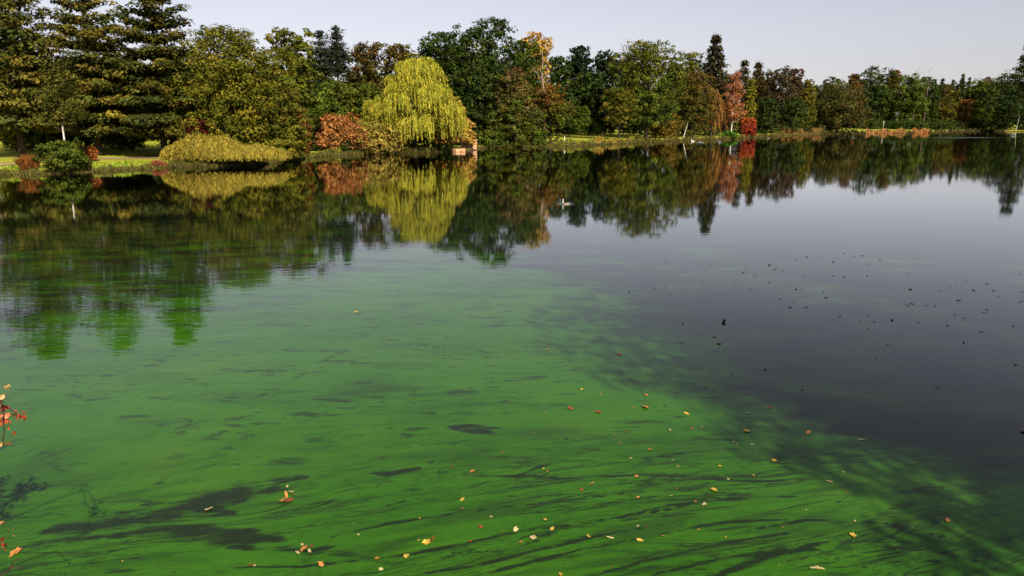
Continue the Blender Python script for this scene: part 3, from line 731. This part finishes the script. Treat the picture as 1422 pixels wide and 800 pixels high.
# --- right hand shore ---------------------------------------------------------------------------
tree("fir", "left one of two dark firs behind the salmon birch", "tree", 1034, 232, 81, 30, 175, 'spruce', BROWNG * .6, 3000, .5, 80)
tree("fir", "right one of two dark firs behind the salmon birch", "tree", 1054, 233, 84, 30, 175, 'spruce', BROWNG * .6, 3000, .5, 81)
tree("copper_beech", "wide dark copper beech on the shaded right shore", "tree", 1078, 238, 95, 28, 182, 'broad', PLUM, 7000, .38, 82, lobes=14, topc=PLUM * 1.2)
tree("copper_beech", "narrow reddish beech topping the shaded trees next to the columnar poplar", "tree", 1104, 246, 96, 15, 176, 'broad', PLUM * 1.1, 3600, .36, 83, lobes=11, topc=pal((.09, .03, .02), (.13, .045, .025)))
tree("yew", "blackish green yew low at the water past the crimson shrub", "tree", 1066, 212, 136, 20, 186, 'broad', DKGREEN * .9, 4200, .30, 84, lobes=12, peak=.35)
tree("yew", "dark yew in front of the copper beeches behind the tan reeds", "tree", 1100, 234, 136, 22, 182, 'broad', DKGREEN, 4200, .32, 85, lobes=12, peak=.35)
tree("columnar_poplar", "sunlit yellow green columnar poplar on the right shore", "tree", 1124, 242, 110, 12, 179, 'broad', YGREEN * .8, 4200, .28, 86, lobes=14, peak=.3, cone=.25)
tree("chestnut", "broad domed dark chestnut with branches down to the water", "tree", 1168, 256, 118, 40, 185, 'broad', (BROWNG + DKGREEN) * .55, 9500, .36, 87, lobes=18, peak=.35)
tree("maple", "green maple peeping over the domed chestnut", "tree", 1158, 285, 108, 22, 170, 'broad', DKGREEN, 3600, .42, 88, lobes=10)
tree("red_oak", "slim orange brown oak between domed chestnut and tall green oak", "tree", 1188, 296, 103, 10, 172, 'broad', RUST * .55 + OLIVE * .25, 2400, .38, 89, lobes=9)
tree("tall_oak", "tall dark green oak behind the orange reeds", "tree", 1219, 306, 92, 27, 179, 'broad', DKGREEN, 8000, .42, 90, lobes=15)
tree("red_oak", "small red brown crown between the tall dark oak and the next oak", "tree", 1243, 318, 98, 10, 165, 'broad', RUST * .45 + OLIVE * .2, 1800, .42, 91, lobes=8)
tree("tall_oak", "rounded olive green oak left of the bare tops", "tree", 1263, 306, 103, 25, 180, 'broad', GREEN, 7500, .42, 92, lobes=15)
bare_tree("dead_tree", "bare grey tree top sticking out of the far oaks", 1277, 316, 90, 16, 93, nb=14, start=.72, thick=.008)
bare_tree("dead_tree", "tall bare reddish trunk standing in front of the far oaks", 1292, 309, 94, 15, 94, nb=14, start=.6, thick=.008)
tree("dark_spruce", "dark tree around the tall bare reddish trunk", "tree", 1290, 318, 106, 16, 175, 'broad', DKGREEN * .9, 3600, .42, 95, lobes=11)
for k, (x, tp, hw) in enumerate([(1309, 108, 10), (1324, 110, 10), (1338, 102, 10), (1347, 107, 9)]):
    tree("dark_spruce", "pointed dark spruce tip in the far row on the right", "tree", x, 352 + 3 * k, tp, hw, 176, 'spruce', DKGREEN * .8, 1500, .7, 96 + k, group="spruce tips in the far row")
tree("autumn_tree", "olive tree with tawny top below the spruce tips", "tree", 1316, 322, 117, 16, 180, 'broad', OAK * .7, 3600, .40, 101, lobes=11, topc=OCHRE * .4)
tree("autumn_tree", "amber yellow tree at the water below the spruce tips", "tree", 1342, 326, 138, 12, 182, 'broad', OCHRE * .6, 2800, .36, 102, lobes=11, topc=RUST)
tree("maple", "broad bright green maple near the end of the far shore", "tree", 1367, 338, 111, 24, 181, 'broad', GREEN * 1.1, 7000, .42, 103, lobes=15)
tree("autumn_tree", "tawny crown behind the broad bright maple", "tree", 1371, 352, 108, 11, 165, 'broad', RUST * .45 + OLIVE * .2, 1800, .44, 104, lobes=8)
tree("lake_oak", "dark oak at the nearest point of the right shore with pale stem below", "tree", 1410, 310, 101, 31, 181, 'broad', DKGREEN * .85, 7500, .42, 105, lobes=15, peak=.4)
tree("lake_oak", "dark low tree closing the right shore behind the maple", "tree", 1388, 345, 118, 14, 180, 'broad', DKGREEN, 3000, .42, 106, lobes=10)
tree("spruce", "tall dark spruce rising over the dark oak on the right shore", "tree", 1433, 312, 56, 40, 172, 'spruce', DKGREEN * .7, 5200, .7, 107)
bare_tree("birch_snag", "thin pale leaning stem at the foot of the dark oak", 1414, 303, 160, 4, 108, bark=M_BIRCH, lean=.1, nb=2, start=.7, thick=.022)
WTR = [(1140, 300, 128, 20), (1200, 322, 116, 20), (1235, 330, 112, 20), (1300, 335, 122, 20), (1330, 345, 120, 18), (1355, 350, 124, 18), (1280, 330, 116, 20), (1395, 350, 116, 20), (1060, 250, 112, 18), (1120, 262, 122, 18), (1010, 225, 110, 22), (935, 200, 92, 26), (870, 205, 90, 28), (820, 185, 104, 30), (785, 176, 128, 22)]
for k, (x, D, tp, hw) in enumerate(WTR):
    tp -= 5
    tree("woodland_tree", "dark woodland tree filling the row behind the far shore", "tree", x, D, tp, hw, 178, 'broad', DKGREEN, 2600, .45, 120 + k, group="dark woodland trees behind the far shore", lobes=10)
UND2 = [(790, 178, 160, 22), (835, 184, 158, 24), (880, 190, 160, 22), (915, 192, 162, 20), (955, 200, 168, 20), (985, 200, 168, 18), (1150, 268, 168, 14), (1215, 300, 168, 18), (1248, 300, 167, 16),
        (1275, 300, 168, 16), (1303, 305, 168, 16), (1325, 318, 170, 14), (1355, 326, 170, 16), (1390, 322, 170, 14), (1115, 246, 168, 14), (700, 140, 165, 30), (735, 142, 168, 22), (435, 108, 178, 24), (500, 114, 178, 26), (600, 124, 178, 26), (640, 130, 168, 30), (560, 122, 175, 30)]
for k, (x, D, tp, hw) in enumerate(UND2):
    tree("bank_undergrowth", "dark undergrowth bush in the shade beneath the far shore trees", "shrub", x, D, tp, hw, 186 if D > 150 else 202, 'broad', DKGREEN, 1500, .30, 150 + k, group="undergrowth bushes beneath the far shore trees", lobes=9, peak=.35)

# --- near bank trees (outside the frame, their shade falls on the water) ------------------------
def bank_tree(label, x, y, H, R, hb, seed, leaves=26000, ls=.11):
    rng = np.random.default_rng(seed); z0 = gz(x, y) - .05
    root = empty("bank_tree", (x, y, z0)); props(root, label, "tree", "leafy trees on the near bank")
    L, lc = crown_broad(rng, H, R, hb, GREEN, leaves, ls, 16, None, .45)
    T = Tubes(); tip = np.array([0, 0, H * .8]); T.tube(bent(rng, (0, 0, 0), tip, 8, .05), np.linspace(.3, .08, 8), 8)
    for q in lc: T.tube(bent(rng, tip * rng.uniform(.3, .8), q, 5, .1), np.linspace(.08, .015, 5), 5)
    obj("crown", L.mesh("crown"), M_LEAF, root); obj("trunk", T.mesh("trunk"), M_BARK, root)
for k, (x, y, H, R, hb) in enumerate([(14.6, -2.5, 15.5, 5.2, 3.2), (22.5, -1.5, 17, 5.6, 3.0), (31, 1.5, 18, 6.2, 3.0), (17.5, -8.5, 19, 5.2, 4.0), (26, -9, 21, 6, 4), (40, 4, 19, 6.5, 3)]):
    bank_tree("leafy tree on the near bank whose shade darkens the water", x, y, H, R, hb, 200 + k)

# ------------------------------------------------------------------ distant wood closing the gaps (one mass)
rng = np.random.default_rng(5)
Lw = Leaves()
pts = np.array([on_z(x, y)[:2] for x, y in shore_px]); t = rng.random(3600) * (len(pts) - 1); i = t.astype(int); f = (t - i)[:, None]
base = pts[i] * (1 - f) + pts[i + 1] * f
dirn = unit(base + np.array([0, 1.])); q = base + dirn * rng.uniform(48, 95, (3600, 1))
q = q[sdf(q[:, 0], q[:, 1]) > 38]
hz = height(q[:, 0], q[:, 1]); hh = 11 + 4 * np.sin(q[:, 0] * .13) * np.sin(q[:, 1] * .11)
cen = np.stack([q[:, 0], q[:, 1], hz + rng.random(len(q)) * hh], 1)
scatter(Lw, rng, cen, np.full(len(q), 2.4), np.full(len(q), 16), .8, shade(rng, DKGREEN, len(q)), np.array([120, 150, -20.]))
props(obj("distant_wood", Lw.mesh("distant_wood"), M_LEAF), "dark mass of woodland closing the view behind the lakeside trees", "woodland", kind="stuff")

# ------------------------------------------------------------------ reeds and bank grass
def blades(name, label, cat, px_list, hgt, P, cnt, seed, depth=1.2, off=.1, group=None, width=.035, mat=None):
    """upright blades along a stretch of shore given in photo pixels"""
    rng = np.random.default_rng(seed); pts = np.array([on_z(x, y)[:2] for x, y in px_list])
    t = rng.random(cnt) * (len(pts) - 1); i = t.astype(int); f = (t - i)[:, None]
    b = pts[i] * (1 - f) + pts[i + 1] * f; inl = unit(b + np.array([0, 0.]))
    b = b + inl * (off + rng.random((cnt, 1)) * depth)
    z = height(b[:, 0], b[:, 1]).clip(-.15); h = hgt * (.35 + .8 * rng.random(cnt)) * (.75 + .45 * np.sin(b[:, 0] * 1.3 / hgt) * np.sin(b[:, 0] * .45 / hgt + 1) + .2 * np.sin(b[:, 1] * 2.1 / hgt))
    lean = rng.normal(size=(cnt, 2)) * .28
    A = np.stack([lean[:, 0] * h, lean[:, 1] * h, h], 1) * .5
    B = unit(np.stack([rng.normal(size=cnt), rng.normal(size=cnt) * .5, np.zeros(cnt)], 1)) * width * (.6 + .8 * rng.random((cnt, 1))) * (h[:, None] / hgt)
    L = Leaves(); L.add(np.stack([b[:, 0], b[:, 1], z], 1) + A, A, B, shade(rng, P, cnt))
    return props(obj(name, L.mesh(name), mat or M_TONE), label, cat, group, "stuff")
GRASSP = pal((.11, .20, .016), (.20, .28, .025), (.32, .31, .05))
blades("bank_grass", "lush green grass fringe along the left lawn's bank", "grass", [(0, 242.5), (60, 241.5), (130, 238.5), (180, 235.5), (240, 232.5)], .32, GRASSP * 1.2, 2600, 300, 2.6, .2, width=.06)
SEDGE = pal((.07, .06, .018), (.10, .12, .02), (.20, .13, .04))
blades("bank_sedge", "ragged brown and olive sedge hanging over the left lawn's waterline", "sedge", [(0, 243), (60, 242), (130, 239), (180, 236), (235, 233)], .32, SEDGE, 2600, 311, 1.2, -.35, width=.06)
blades("bank_sedge", "dark sedge in the shade under the weeping mound's edge", "sedge", [(235, 233), (300, 231), (350, 229.5), (395, 225.5), (425, 220)], .5, SEDGE * .8, 3600, 312, 1.6, -.3, width=.07)
blades("bank_sedge", "ragged sedge and tan stalks along the willow's shore", "sedge", [(425, 220), (450, 217), (490, 215), (530, 214), (565, 213.5), (600, 212), (640, 210.5)], .6, SEDGE, 4200, 313, 1.6, -.3, width=.08)
blades("bank_sedge", "low sedge along the water at the far lawn and rusty trees", "sedge", [(668, 206), (700, 205), (740, 204.5), (765, 203.5), (800, 203), (840, 201), (870, 199), (920, 196.5)], .6, SEDGE, 4600, 314, 2.0, -.4, width=.10)
blades("bank_grass", "green fringe of grass on the bank in front of the copper shrub", "grass", [(420, 221), (450, 216.5), (490, 214.5)], .8, GRASSP, 1800, 301, 1.8, .1, width=.07)
blades("bank_grass", "yellow green grass fringe along the far lawn's bank", "grass", [(768, 203.2), (800, 202.7), (840, 200.8), (880, 198)], .7, pal((.12, .17, .02), (.22, .22, .03), (.30, .24, .05)), 3600, 302, 5, .1, width=.09)
blades("reed_bed", "tan orange reeds standing along the far lawn's edge", "reeds", [(825, 201.5), (845, 200.6), (868, 199)], 1.1, OCHRE * 1.2, 900, 303, 1.2, .05, width=.09)
blades("red_waterside_plants", "russet plants on the bank left of the round dark shrub", "plants", [(32, 242), (50, 241.5)], 1.3, RUST, 700, 304, .8, .0, width=.08)
blades("red_waterside_plants", "dull red plants at the water beside the weeping mound", "plants", [(205, 234), (232, 233)], .55, pal((.20, .05, .03), (.26, .10, .04)), 420, 305, .6, .0, width=.08)
blades("reed_bed", "dry tan reeds at the foot of the columnar poplar", "reeds", [(1086, 188.4), (1110, 187.6), (1142, 186.3)], 1.9, pal((.16, .10, .03), (.24, .15, .04)), 1500, 306, 3, .1, width=.14)
blades("reed_bed", "long bright orange reed bed in front of the far oaks", "reeds", [(1203, 185.2), (1230, 185), (1258, 184.7)], 1.05, pal((.34, .13, .04), (.46, .24, .08), (.30, .22, .08)), 1700, 307, 3, .0, width=.18)
blades("reed_bed", "short rounded clump of bright orange reeds beside the long reed bed", "reeds", [(1268, 184.5), (1279, 184.4), (1288, 184.3)], 1.5, pal((.40, .15, .045), (.54, .27, .09)), 1000, 308, 3, .0, width=.18)
blades("bank_grass", "rough grass and sedge fringe along the far right shore", "grass", shore_px[22:29], .8, pal((.10, .07, .02), (.09, .10, .02), (.18, .12, .03)), 2600, 309, 1.6, .0, width=.12)
blades("bank_grass", "dark sedge fringe at the foot of the far oaks", "grass", shore_px[29:], 1.0, pal((.05, .045, .012), (.08, .07, .02)), 2600, 310, 2, .0, width=.18)

# ------------------------------------------------------------------ tan stone pier on the spit
c = on_z(651, 208.5); pr_ = empty("stone_pier", (c[0], c[1] + 1.2, 0)); props(pr_, "tan sandstone block pier standing in the water at the end of the spit", "pier")
def block(w, d, h, bev=.05):
    x, y = w / 2, d / 2; b = bev
    V, Fq = [], []
    for z, s in ((0, b), (b, 0), (h - b, 0), (h, b)): V += [(-x + s, -y + s, z), (x - s, -y + s, z), (x - s, y - s, z), (-x + s, y - s, z)]
    for k in range(3):
        for j in range(4): Fq.append((k * 4 + j, k * 4 + (j + 1) % 4, k * 4 + 4 + (j + 1) % 4, k * 4 + 4 + j))
    Fq += [(3, 2, 1, 0), (12, 13, 14, 15)]
    return raw_mesh("stone", np.array(V), np.array(Fq))
rng = np.random.default_rng(8); z = -.4
for row in range(5):
    h = .42; ws = [.9, .7, 1.0] if row % 2 == 0 else [.6, 1.1, .9]; x = -1.3
    for w in ws:
        o = obj("stone", block(w - .012, 2.2 + rng.uniform(-.08, .08), h - .012, .035), M_STONE, pr_)
        o.location = (x + w / 2, rng.uniform(-.09, .09), z); o.rotation_euler.z = rng.uniform(-.06, .06); x += w
    z += h
c2 = on_z(632, 211)
rp = empty("stone_edging", (c2[0], c2[1] + .5, 0)); props(rp, "low row of tan edging stones along the spit beside the pier", "edging")
for k in range(7):
    o = obj("stone", block(.8, .7, .75 + rng.uniform(-.1, .15), .1), M_STONE, rp); o.location = (-3.9 + k * .84, rng.uniform(-.1, .1) + k * .02, -.25); o.rotation_euler.z = rng.uniform(-.15, .15)

def post(label, px, D, h, w):
    x = at_dist(px, 190, D)[0]; z0 = gz(x, D)
    T = Tubes(); T.tube([(0, 0, -.1), (0, 0, h * .96), (0, 0, h), (0, 0, h + .01)], [w, w, w * .6, .005], 8)
    o = obj("white_post", T.mesh("white_post"), M_WHITE); o.location = (x, D, z0); props(o, label, "post")
post("short white post on the far lawn beside the rusty green tree", 784, 150, 1.1, .11)
post("thin white post standing behind the long orange reed bed", 1225, 298, 3.2, .16)

# ------------------------------------------------------------------ birds
def loft(name, rings, k=12):
    """rings: (x, z, half width, half height, colour)"""
    V, Fq, C = [], [], []
    for x, z, w, h, c_ in rings:
        for j in range(k):
            a = j / k * 2 * math.pi; V.append((x, math.cos(a) * w, z + math.sin(a) * h))
    for r in range(len(rings) - 1):
        for j in range(k):
            Fq.append((r * k + j, r * k + (j + 1) % k, (r + 1) * k + (j + 1) % k, (r + 1) * k + j))
            up = math.sin((j + .5) / k * 2 * math.pi) > .2
            c_ = rings[r][4]; C.append(c_[0] if up else c_[1])
    return raw_mesh(name, np.array(V), np.array(Fq), np.array(C, float), smooth=True)
GREY, WHITE, DARK = (.12, .09, .07), (.80, .78, .72), (.03, .025, .02)
def waterbird(label, px, scale, back=GREY, flip=1, name="water_bird"):
    c = on_z(*px); root = empty(name, (c[0], c[1], 0)); props(root, label, "bird")
    root.scale = (scale * flip, scale, scale)
    body = [(.27, .07, .005, .005, (back, WHITE)), (.22, .06, .05, .035, (back, WHITE)), (.10, .04, .10, .075, (back, WHITE)), (-.02, .035, .115, .085, (back, WHITE)),
            (-.12, .045, .10, .085, (back, WHITE)), (-.19, .07, .065, .07, (WHITE, WHITE)), (-.225, .10, .03, .04, (WHITE, WHITE)), (-.235, .12, .004, .01, (WHITE, WHITE))]
    obj("body", loft("body", body), M_TONE, root)
    T = Tubes(); T.tube([(-.17, 0, .07), (-.205, 0, .14), (-.19, 0, .20), (-.175, 0, .26), (-.19, 0, .30)], [.055, .036, .027, .026, .03], 10)
    me = T.mesh("neck"); obj("neck", me, M_WHITE, root)
    head = [(-.145, .305, .004, .004, (back, WHITE)), (-.16, .31, .028, .03, (back, WHITE)), (-.195, .312, .036, .036, (back, WHITE)), (-.225, .305, .028, .027, (WHITE, WHITE)), (-.245, .30, .012, .012, (DARK, DARK)), (-.30, .293, .003, .003, (DARK, DARK))]
    obj("head", loft("head", head, 10), M_TONE, root)
    return root
waterbird("grey water bird with white neck swimming alone in the middle of the lake", (786, 283.5), .95)
waterbird("small white duck floating under the willow's curtain", (589, 212), 1.0, WHITE, name="white_duck")
waterbird("small white duck floating beside the dark bank bush near the stone edging", (597, 211.6), 1.0, WHITE, name="white_duck", flip=-1)
waterbird("small white duck near the shore below the amber tree", (962, 196.5), 1.6, WHITE, name="white_duck")

# ------------------------------------------------------------------ fallen leaves on the water
def flat_color(name, c_, rough=.6):
    m_, n_, l_, o_ = material(name); p_ = n_.new("ShaderNodeBsdfPrincipled"); p_.inputs["Roughness"].default_value = rough
    nz_ = n_.new("ShaderNodeTexNoise"); nz_.inputs["Scale"].default_value = 14; nz_.inputs["Detail"].default_value = 4
    g_ = n_.new("ShaderNodeNewGeometry"); l_.new(g_.outputs["Position"], nz_.inputs["Vector"])
    r_ = ramp(n_, [(.3, tuple(v * .55 for v in c_)), (.7, tuple(min(v * 1.25, .9) for v in c_))]); l_.new(nz_.outputs[0], r_.inputs[0])
    l_.new(r_.outputs[0], p_.inputs["Base Color"]); l_.new(p_.outputs[0], o_.inputs[0]); return m_
M_FALL = {"yellow": flat_color("leaf_yellow", (.55, .36, .05)), "orange": flat_color("leaf_orange", (.52, .20, .05)), "red brown": flat_color("leaf_red_brown", (.30, .055, .025)),
          "pale": flat_color("leaf_pale", (.50, .40, .20)), "dark": flat_color("leaf_dark", (.012, .010, .008), .8)}
def leaf_mesh(seed, lobed=True):
    r_ = np.random.default_rng(seed); k = 15
    a = np.linspace(0, 2 * math.pi, k, endpoint=False)
    rad = (.78 + .22 * np.cos(a * 5) * (.75 + .25 * np.cos(a))) if lobed else .42 + .58 * np.abs(np.cos(a)) ** 1.5
    rad = rad * (1 + .12 * r_.normal(size=k)); x, y = np.cos(a) * rad, np.sin(a) * rad * (.85 if lobed else .6)
    z = .06 + .22 * x * x * r_.uniform(-.2, 1) + .35 * y * y * r_.uniform(.1, 1) + .05 * r_.normal(size=k)
    V = np.concatenate([np.stack([x, y, np.maximum(z, .03)], 1), [[0, 0, .05]]])
    V = np.concatenate([V, V - np.array([0, 0, .03])])
    Fc = [(j, (j + 1) % k, k) for j in range(k)] + [((j + 1) % k + k + 1, j + k + 1, 2 * k + 1) for j in range(k)]
    return raw_mesh("fallen_leaf", V, np.array(Fc))
LMESH = {c_: [leaf_mesh(i * 7 + len(c_), i % 3 != 2) for i in range(4)] for c_ in M_FALL}
for c_, ms in LMESH.items():
    for m_ in ms: m_.materials.append(M_FALL[c_])
rng = np.random.default_rng(77)
def fallen(px, size, c_, label, group, tilt=.15):
    w = on_z(*px); o = obj("fallen_leaf", LMESH[c_][rng.integers(0, 4)])
    o.location = (w[0], w[1], .004 + size * .03); s = size / 2
    o.scale = (s, s * rng.uniform(.7, 1.1) * (.5 if c_ == 'dark' else 1), s * (.5 if c_ == 'dark' else 1)); o.rotation_euler = (rng.normal() * tilt, rng.normal() * tilt, rng.uniform(0, 6.28))
    props(o, label, "leaf", group)
LBL = {"yellow": "yellow fallen leaf floating alone on the green algae", "orange": "orange fallen leaf floating alone on the green algae",
       "red brown": "red brown fallen leaf floating on the green algae", "pale": "pale cream fallen leaf floating on the green algae",
       "dark": "small blackish leaf floating on the open grey water"}
one = [((792, 568), .15, "red brown"), ((831, 573), .15, "red brown"), ((896, 566), .16, "orange"), ((880, 566), .07, "yellow"), ((446, 784), .10, "orange"), ((524, 776), .08, "orange"),
       ((888, 751), .11, "yellow"), ((757, 722), .07, "yellow"), ((716, 736), .10, "pale"), ((767, 735), .08, "yellow"), ((847, 747), .09, "pale"), ((1075, 640), .10, "yellow"), ((1123, 601), .13, "orange"),
       ((1184, 744), .11, "yellow"), ((1136, 790), .15, "pale"), ((1069, 566), .09, "red brown"), ((991, 681), .14, "yellow"), ((953, 575), .13, "yellow"), ((1196, 611), .12, "pale"), ((1152, 669), .09, "pale"),
       ((990, 541), .10, "orange"), ((903, 625), .10, "orange"), ((1036, 585), .07, "yellow"), ((1036, 599), .13, "yellow"), ((930, 598), .10, "pale"), ((290, 708), .13, "pale"), ((1316, 723), .13, "orange"),
       ((22, 768), .18, "orange"), ((1420, 600), .10, "orange"), ((627, 649), .08, "red brown"), ((656, 655), .10, "orange"), ((642, 694), .09, "yellow"), ((808, 681), .08, "red brown"), ((822, 672), .10, "orange"),
       ((884, 662), .08, "orange"), ((760, 655), .09, "orange"), ((817, 745), .07, "yellow"), ((498, 743), .05, "pale"), ((529, 791), .07, "pale"), ((778, 798), .09, "yellow"), ((1135, 788), .06, "pale"),
       ((564, 773), .10, "yellow"), ((723, 754), .11, "orange"), ((740, 747), .11, "pale"), ((667, 732), .08, "red brown"), ((886, 691), .07, "orange"), ((978, 701), .09, "pale"), ((1018, 614), .08, "yellow"), ((808, 541), .09, "yellow"), ((834, 548), .07, "orange"),
       ((897, 549), .10, "orange"), ((940, 508), .09, "yellow"), ((760, 486), .10, "orange"), ((860, 493), .14, "red brown"), ((998, 477), .13, "orange"), ((983, 535), .07, "yellow"), ((1040, 574), .08, "pale"), ((1187, 724), .06, "pale"),
       ((971, 736), .06, "yellow"), ((1000, 648), .07, "yellow"), ((494, 434), .16, "yellow"), ((348, 785), .07, "red brown"), ((170, 780), .05, "yellow")]
for p_, s_, c_ in one: fallen(p_, s_, c_, LBL[c_], c_ + " leaves on the algae")
for k in range(46):
    x, y = (rng.normal(930, 130), rng.normal(640, 75)) if k % 3 else (rng.uniform(330, 1260), rng.uniform(520, 790))
    y = min(max(y, 480), 795)
    c_ = ["yellow", "pale", "orange", "red brown"][rng.integers(0, 4)]; fallen((x, y), rng.uniform(.03, .06), c_, "tiny " + LBL[c_].replace("floating alone", "floating"), "tiny " + c_ + " leaves on the algae")
drift = [((398, 690), "in the little heap caught in the brown gap of the algae", [(0, 0, .15, "orange"), (6, -6, .11, "pale"), (-5, 5, .12, "orange"), (4, 6, .13, "red brown"), (1, -14, .07, "pale"), (10, -2, .08, "red brown")]),
         ((595, 753), "in the pair touching on the open green algae", [(-3, 1, .14, "yellow"), (5, -2, .14, "red brown")]),
         ((422, 763), "in the heap on the dark lane of the algae", [(0, 0, .13, "orange"), (8, 3, .10, "pale"), (-9, 5, .09, "pale"), (10, -4, .08, "red brown"), (-2, -6, .06, "pale")])]
for (cx, cy_), where, items in drift:
    for dx, dy, s_, c_ in items: fallen((cx + dx, cy_ + dy), s_, c_, f"{c_} fallen leaf {where}", "drifts of fallen leaves", .4)
for k in range(135):
    while True:
        x, y = rng.normal(1230, 190), 330 + abs(rng.normal(0, 1)) * 75 + 20
        if 850 < x < 1422 and 335 < y < 600: break
    fallen((x, y), rng.uniform(.05, .22) * (.5 + 200 / (y - 100)) * .72, "dark", LBL["dark"], "blackish leaves on the open water", .25)
fallen((1005, 449), .30, "dark", "large blackish clump floating alone where the algae thins out", "lone dark clump", .9)

# ------------------------------------------------------------------ red leaved shrub on the near bank (its twigs enter the picture)
rng = np.random.default_rng(91)
SB = np.array([-6.3, 4.1, 0.]); SB[2] = gz(SB[0], SB[1]) - .05
sh = empty("near_shrub", tuple(SB)); props(sh, "red leaved shrub on the near bank with twigs hanging over the algae", "shrub")
T = Tubes()
def twig(pts, r0=.012, r1=.003):
    q = np.array(pts) - SB; t_ = np.linspace(0, 1, len(q)); tt = np.linspace(0, 1, 14)
    s_ = np.stack([np.interp(tt, t_, q[:, k]) for k in range(3)], 1) + rng.normal(size=(14, 3)) * .006
    T.tube(s_, np.linspace(r0, r1, 14), 6); return s_
up = at_dist(-60, 470, 5.3)
t1 = twig([SB, (-5.9, 4.6, 2.2), up, at_dist(-10, 525, 5.4), at_dist(2, 560, 5.4), at_dist(4, 600, 5.4), at_dist(3, 620, 5.4)])
t2 = twig([up, at_dist(-25, 545, 5.35), at_dist(8, 566, 5.4), at_dist(28, 575, 5.4)], .008)
t3 = twig([SB, (-5.4, 4.9, 1.3), at_dist(-30, 795, 5.4), at_dist(4, 799, 5.4), at_dist(16, 785, 5.4), at_dist(24, 777, 5.4)], .012, .003)
t4 = twig([at_dist(14, 787, 5.4), at_dist(24, 788, 5.4), at_dist(32, 790, 5.4)], .006, .003)
t5 = twig([SB, (-5.5, 4.8, 1.6), at_dist(-40, 690, 5.4), at_dist(2, 726, 5.4)], .01)
more = []
SD = np.array(SUN_DIR)
for k in range(16):
    gx_, gy_ = rng.uniform(-90, 88), 0
    gy_ = 690 + rng.uniform(-22, 16) * (1 if gx_ < 60 else .4)
    z_ = rng.uniform(2.0, 2.6); e = on_z(gx_, gy_) - SD * z_ / math.sin(SUN_EL)
    more.append(twig([SB, (-5.9 + rng.normal() * .2, 4.6, 1.6), e], .012))
obj("branches", T.mesh("branches"), M_TWIG, sh)
def single_leaf(seed):
    r_ = np.random.default_rng(seed); u = np.linspace(0, 1, 7); w = np.sin(u * math.pi) ** .8 * .34; w[0] = w[-1] = .01
    bendz = -.35 * (u - .2) ** 2 + .05 * r_.normal()
    V = []; 
    for a_, b_, c_ in zip(u, w, bendz): V += [(a_, -b_, c_ + .12 * b_), (a_, 0, c_ - .04), (a_, b_, c_ + .12 * b_)]
    V = np.array(V); Fq = []
    for r0 in range(6):
        for j in range(2): Fq.append((r0 * 3 + j, r0 * 3 + j + 1, r0 * 3 + j + 4, r0 * 3 + j + 3))
    return raw_mesh("leaf", V, np.array(Fq), smooth=True)
def near_leaf_mat(name, c_):
    m_, n_, l_, o_ = material(name); p_ = n_.new("ShaderNodeBsdfPrincipled"); p_.inputs["Roughness"].default_value = .45
    nz_ = n_.new("ShaderNodeTexNoise"); nz_.inputs["Scale"].default_value = 40; nz_.inputs["Detail"].default_value = 3
    g_ = n_.new("ShaderNodeNewGeometry"); l_.new(g_.outputs["Position"], nz_.inputs["Vector"])
    r_ = ramp(n_, [(.3, tuple(v * .6 for v in c_)), (.7, tuple(v * 1.2 for v in c_))]); l_.new(nz_.outputs[0], r_.inputs[0])
    t_ = n_.new("ShaderNodeBsdfTranslucent"); x_ = n_.new("ShaderNodeMixShader"); x_.inputs[0].default_value = .3
    l_.new(r_.outputs[0], p_.inputs["Base Color"]); l_.new(r_.outputs[0], t_.inputs[0]); l_.new(p_.outputs[0], x_.inputs[1]); l_.new(t_.outputs[0], x_.inputs[2]); l_.new(x_.outputs[0], o_.inputs[0]); return m_
NL = []
for k, c_ in enumerate([(.56, .10, .03), (.48, .06, .025), (.60, .22, .07), (.64, .40, .16)]):
    mm = near_leaf_mat(f"near_leaf_{k}", c_)
    for s_ in range(2): me = single_leaf(k * 3 + s_); me.materials.append(mm); NL.append(me)
def put_leaf(p_, size, kinds):
    o = obj("leaf", NL[kinds[rng.integers(0, len(kinds))] * 2 + rng.integers(0, 2)], None, sh)
    o.location = tuple(np.asarray(p_) - SB); o.scale = (size,) * 3
    o.rotation_euler = (rng.uniform(-1.2, 1.2), rng.uniform(-.3, 1.3), rng.uniform(0, 6.28))
spots = [((8, 532), .055, (3, 2), 3), ((2, 548), .05, (2, 3), 3), ((6, 566), .055, (0, 1), 6), ((12, 572), .055, (0, 1, 2), 5), ((2, 580), .055, (0, 1), 4), ((27, 572), .05, (0,), 4), ((24, 578), .05, (0, 1), 3), ((9, 590), .05, (1, 0), 3), ((5, 614), .05, (3, 2), 5), ((1, 556), .05, (0, 3), 4),
         ((3, 724), .05, (3, 2), 2), ((1, 748), .05, (1,), 3), ((14, 740), .03, (2,), 1)]
for (x, y), s_, kd, cnt in spots:
    for _ in range(cnt + 2): put_leaf(at_dist(x + rng.normal() * 4, y + rng.normal() * 4, 5.4 + rng.normal() * .03), s_ * rng.uniform(.6, 1.0), kd)
Lr = Leaves()
cen = np.concatenate([q_[7:] for q_ in more]); cen = cen + rng.normal(size=cen.shape) * .05
scatter(Lr, rng, cen, np.full(len(cen), .14), np.full(len(cen), 20), .042, shade(rng, RED, len(cen)), np.array([0, 0, 1.]))
props(obj("leaf_mass", Lr.mesh("leaf_mass"), M_LEAF, sh), kind="stuff")
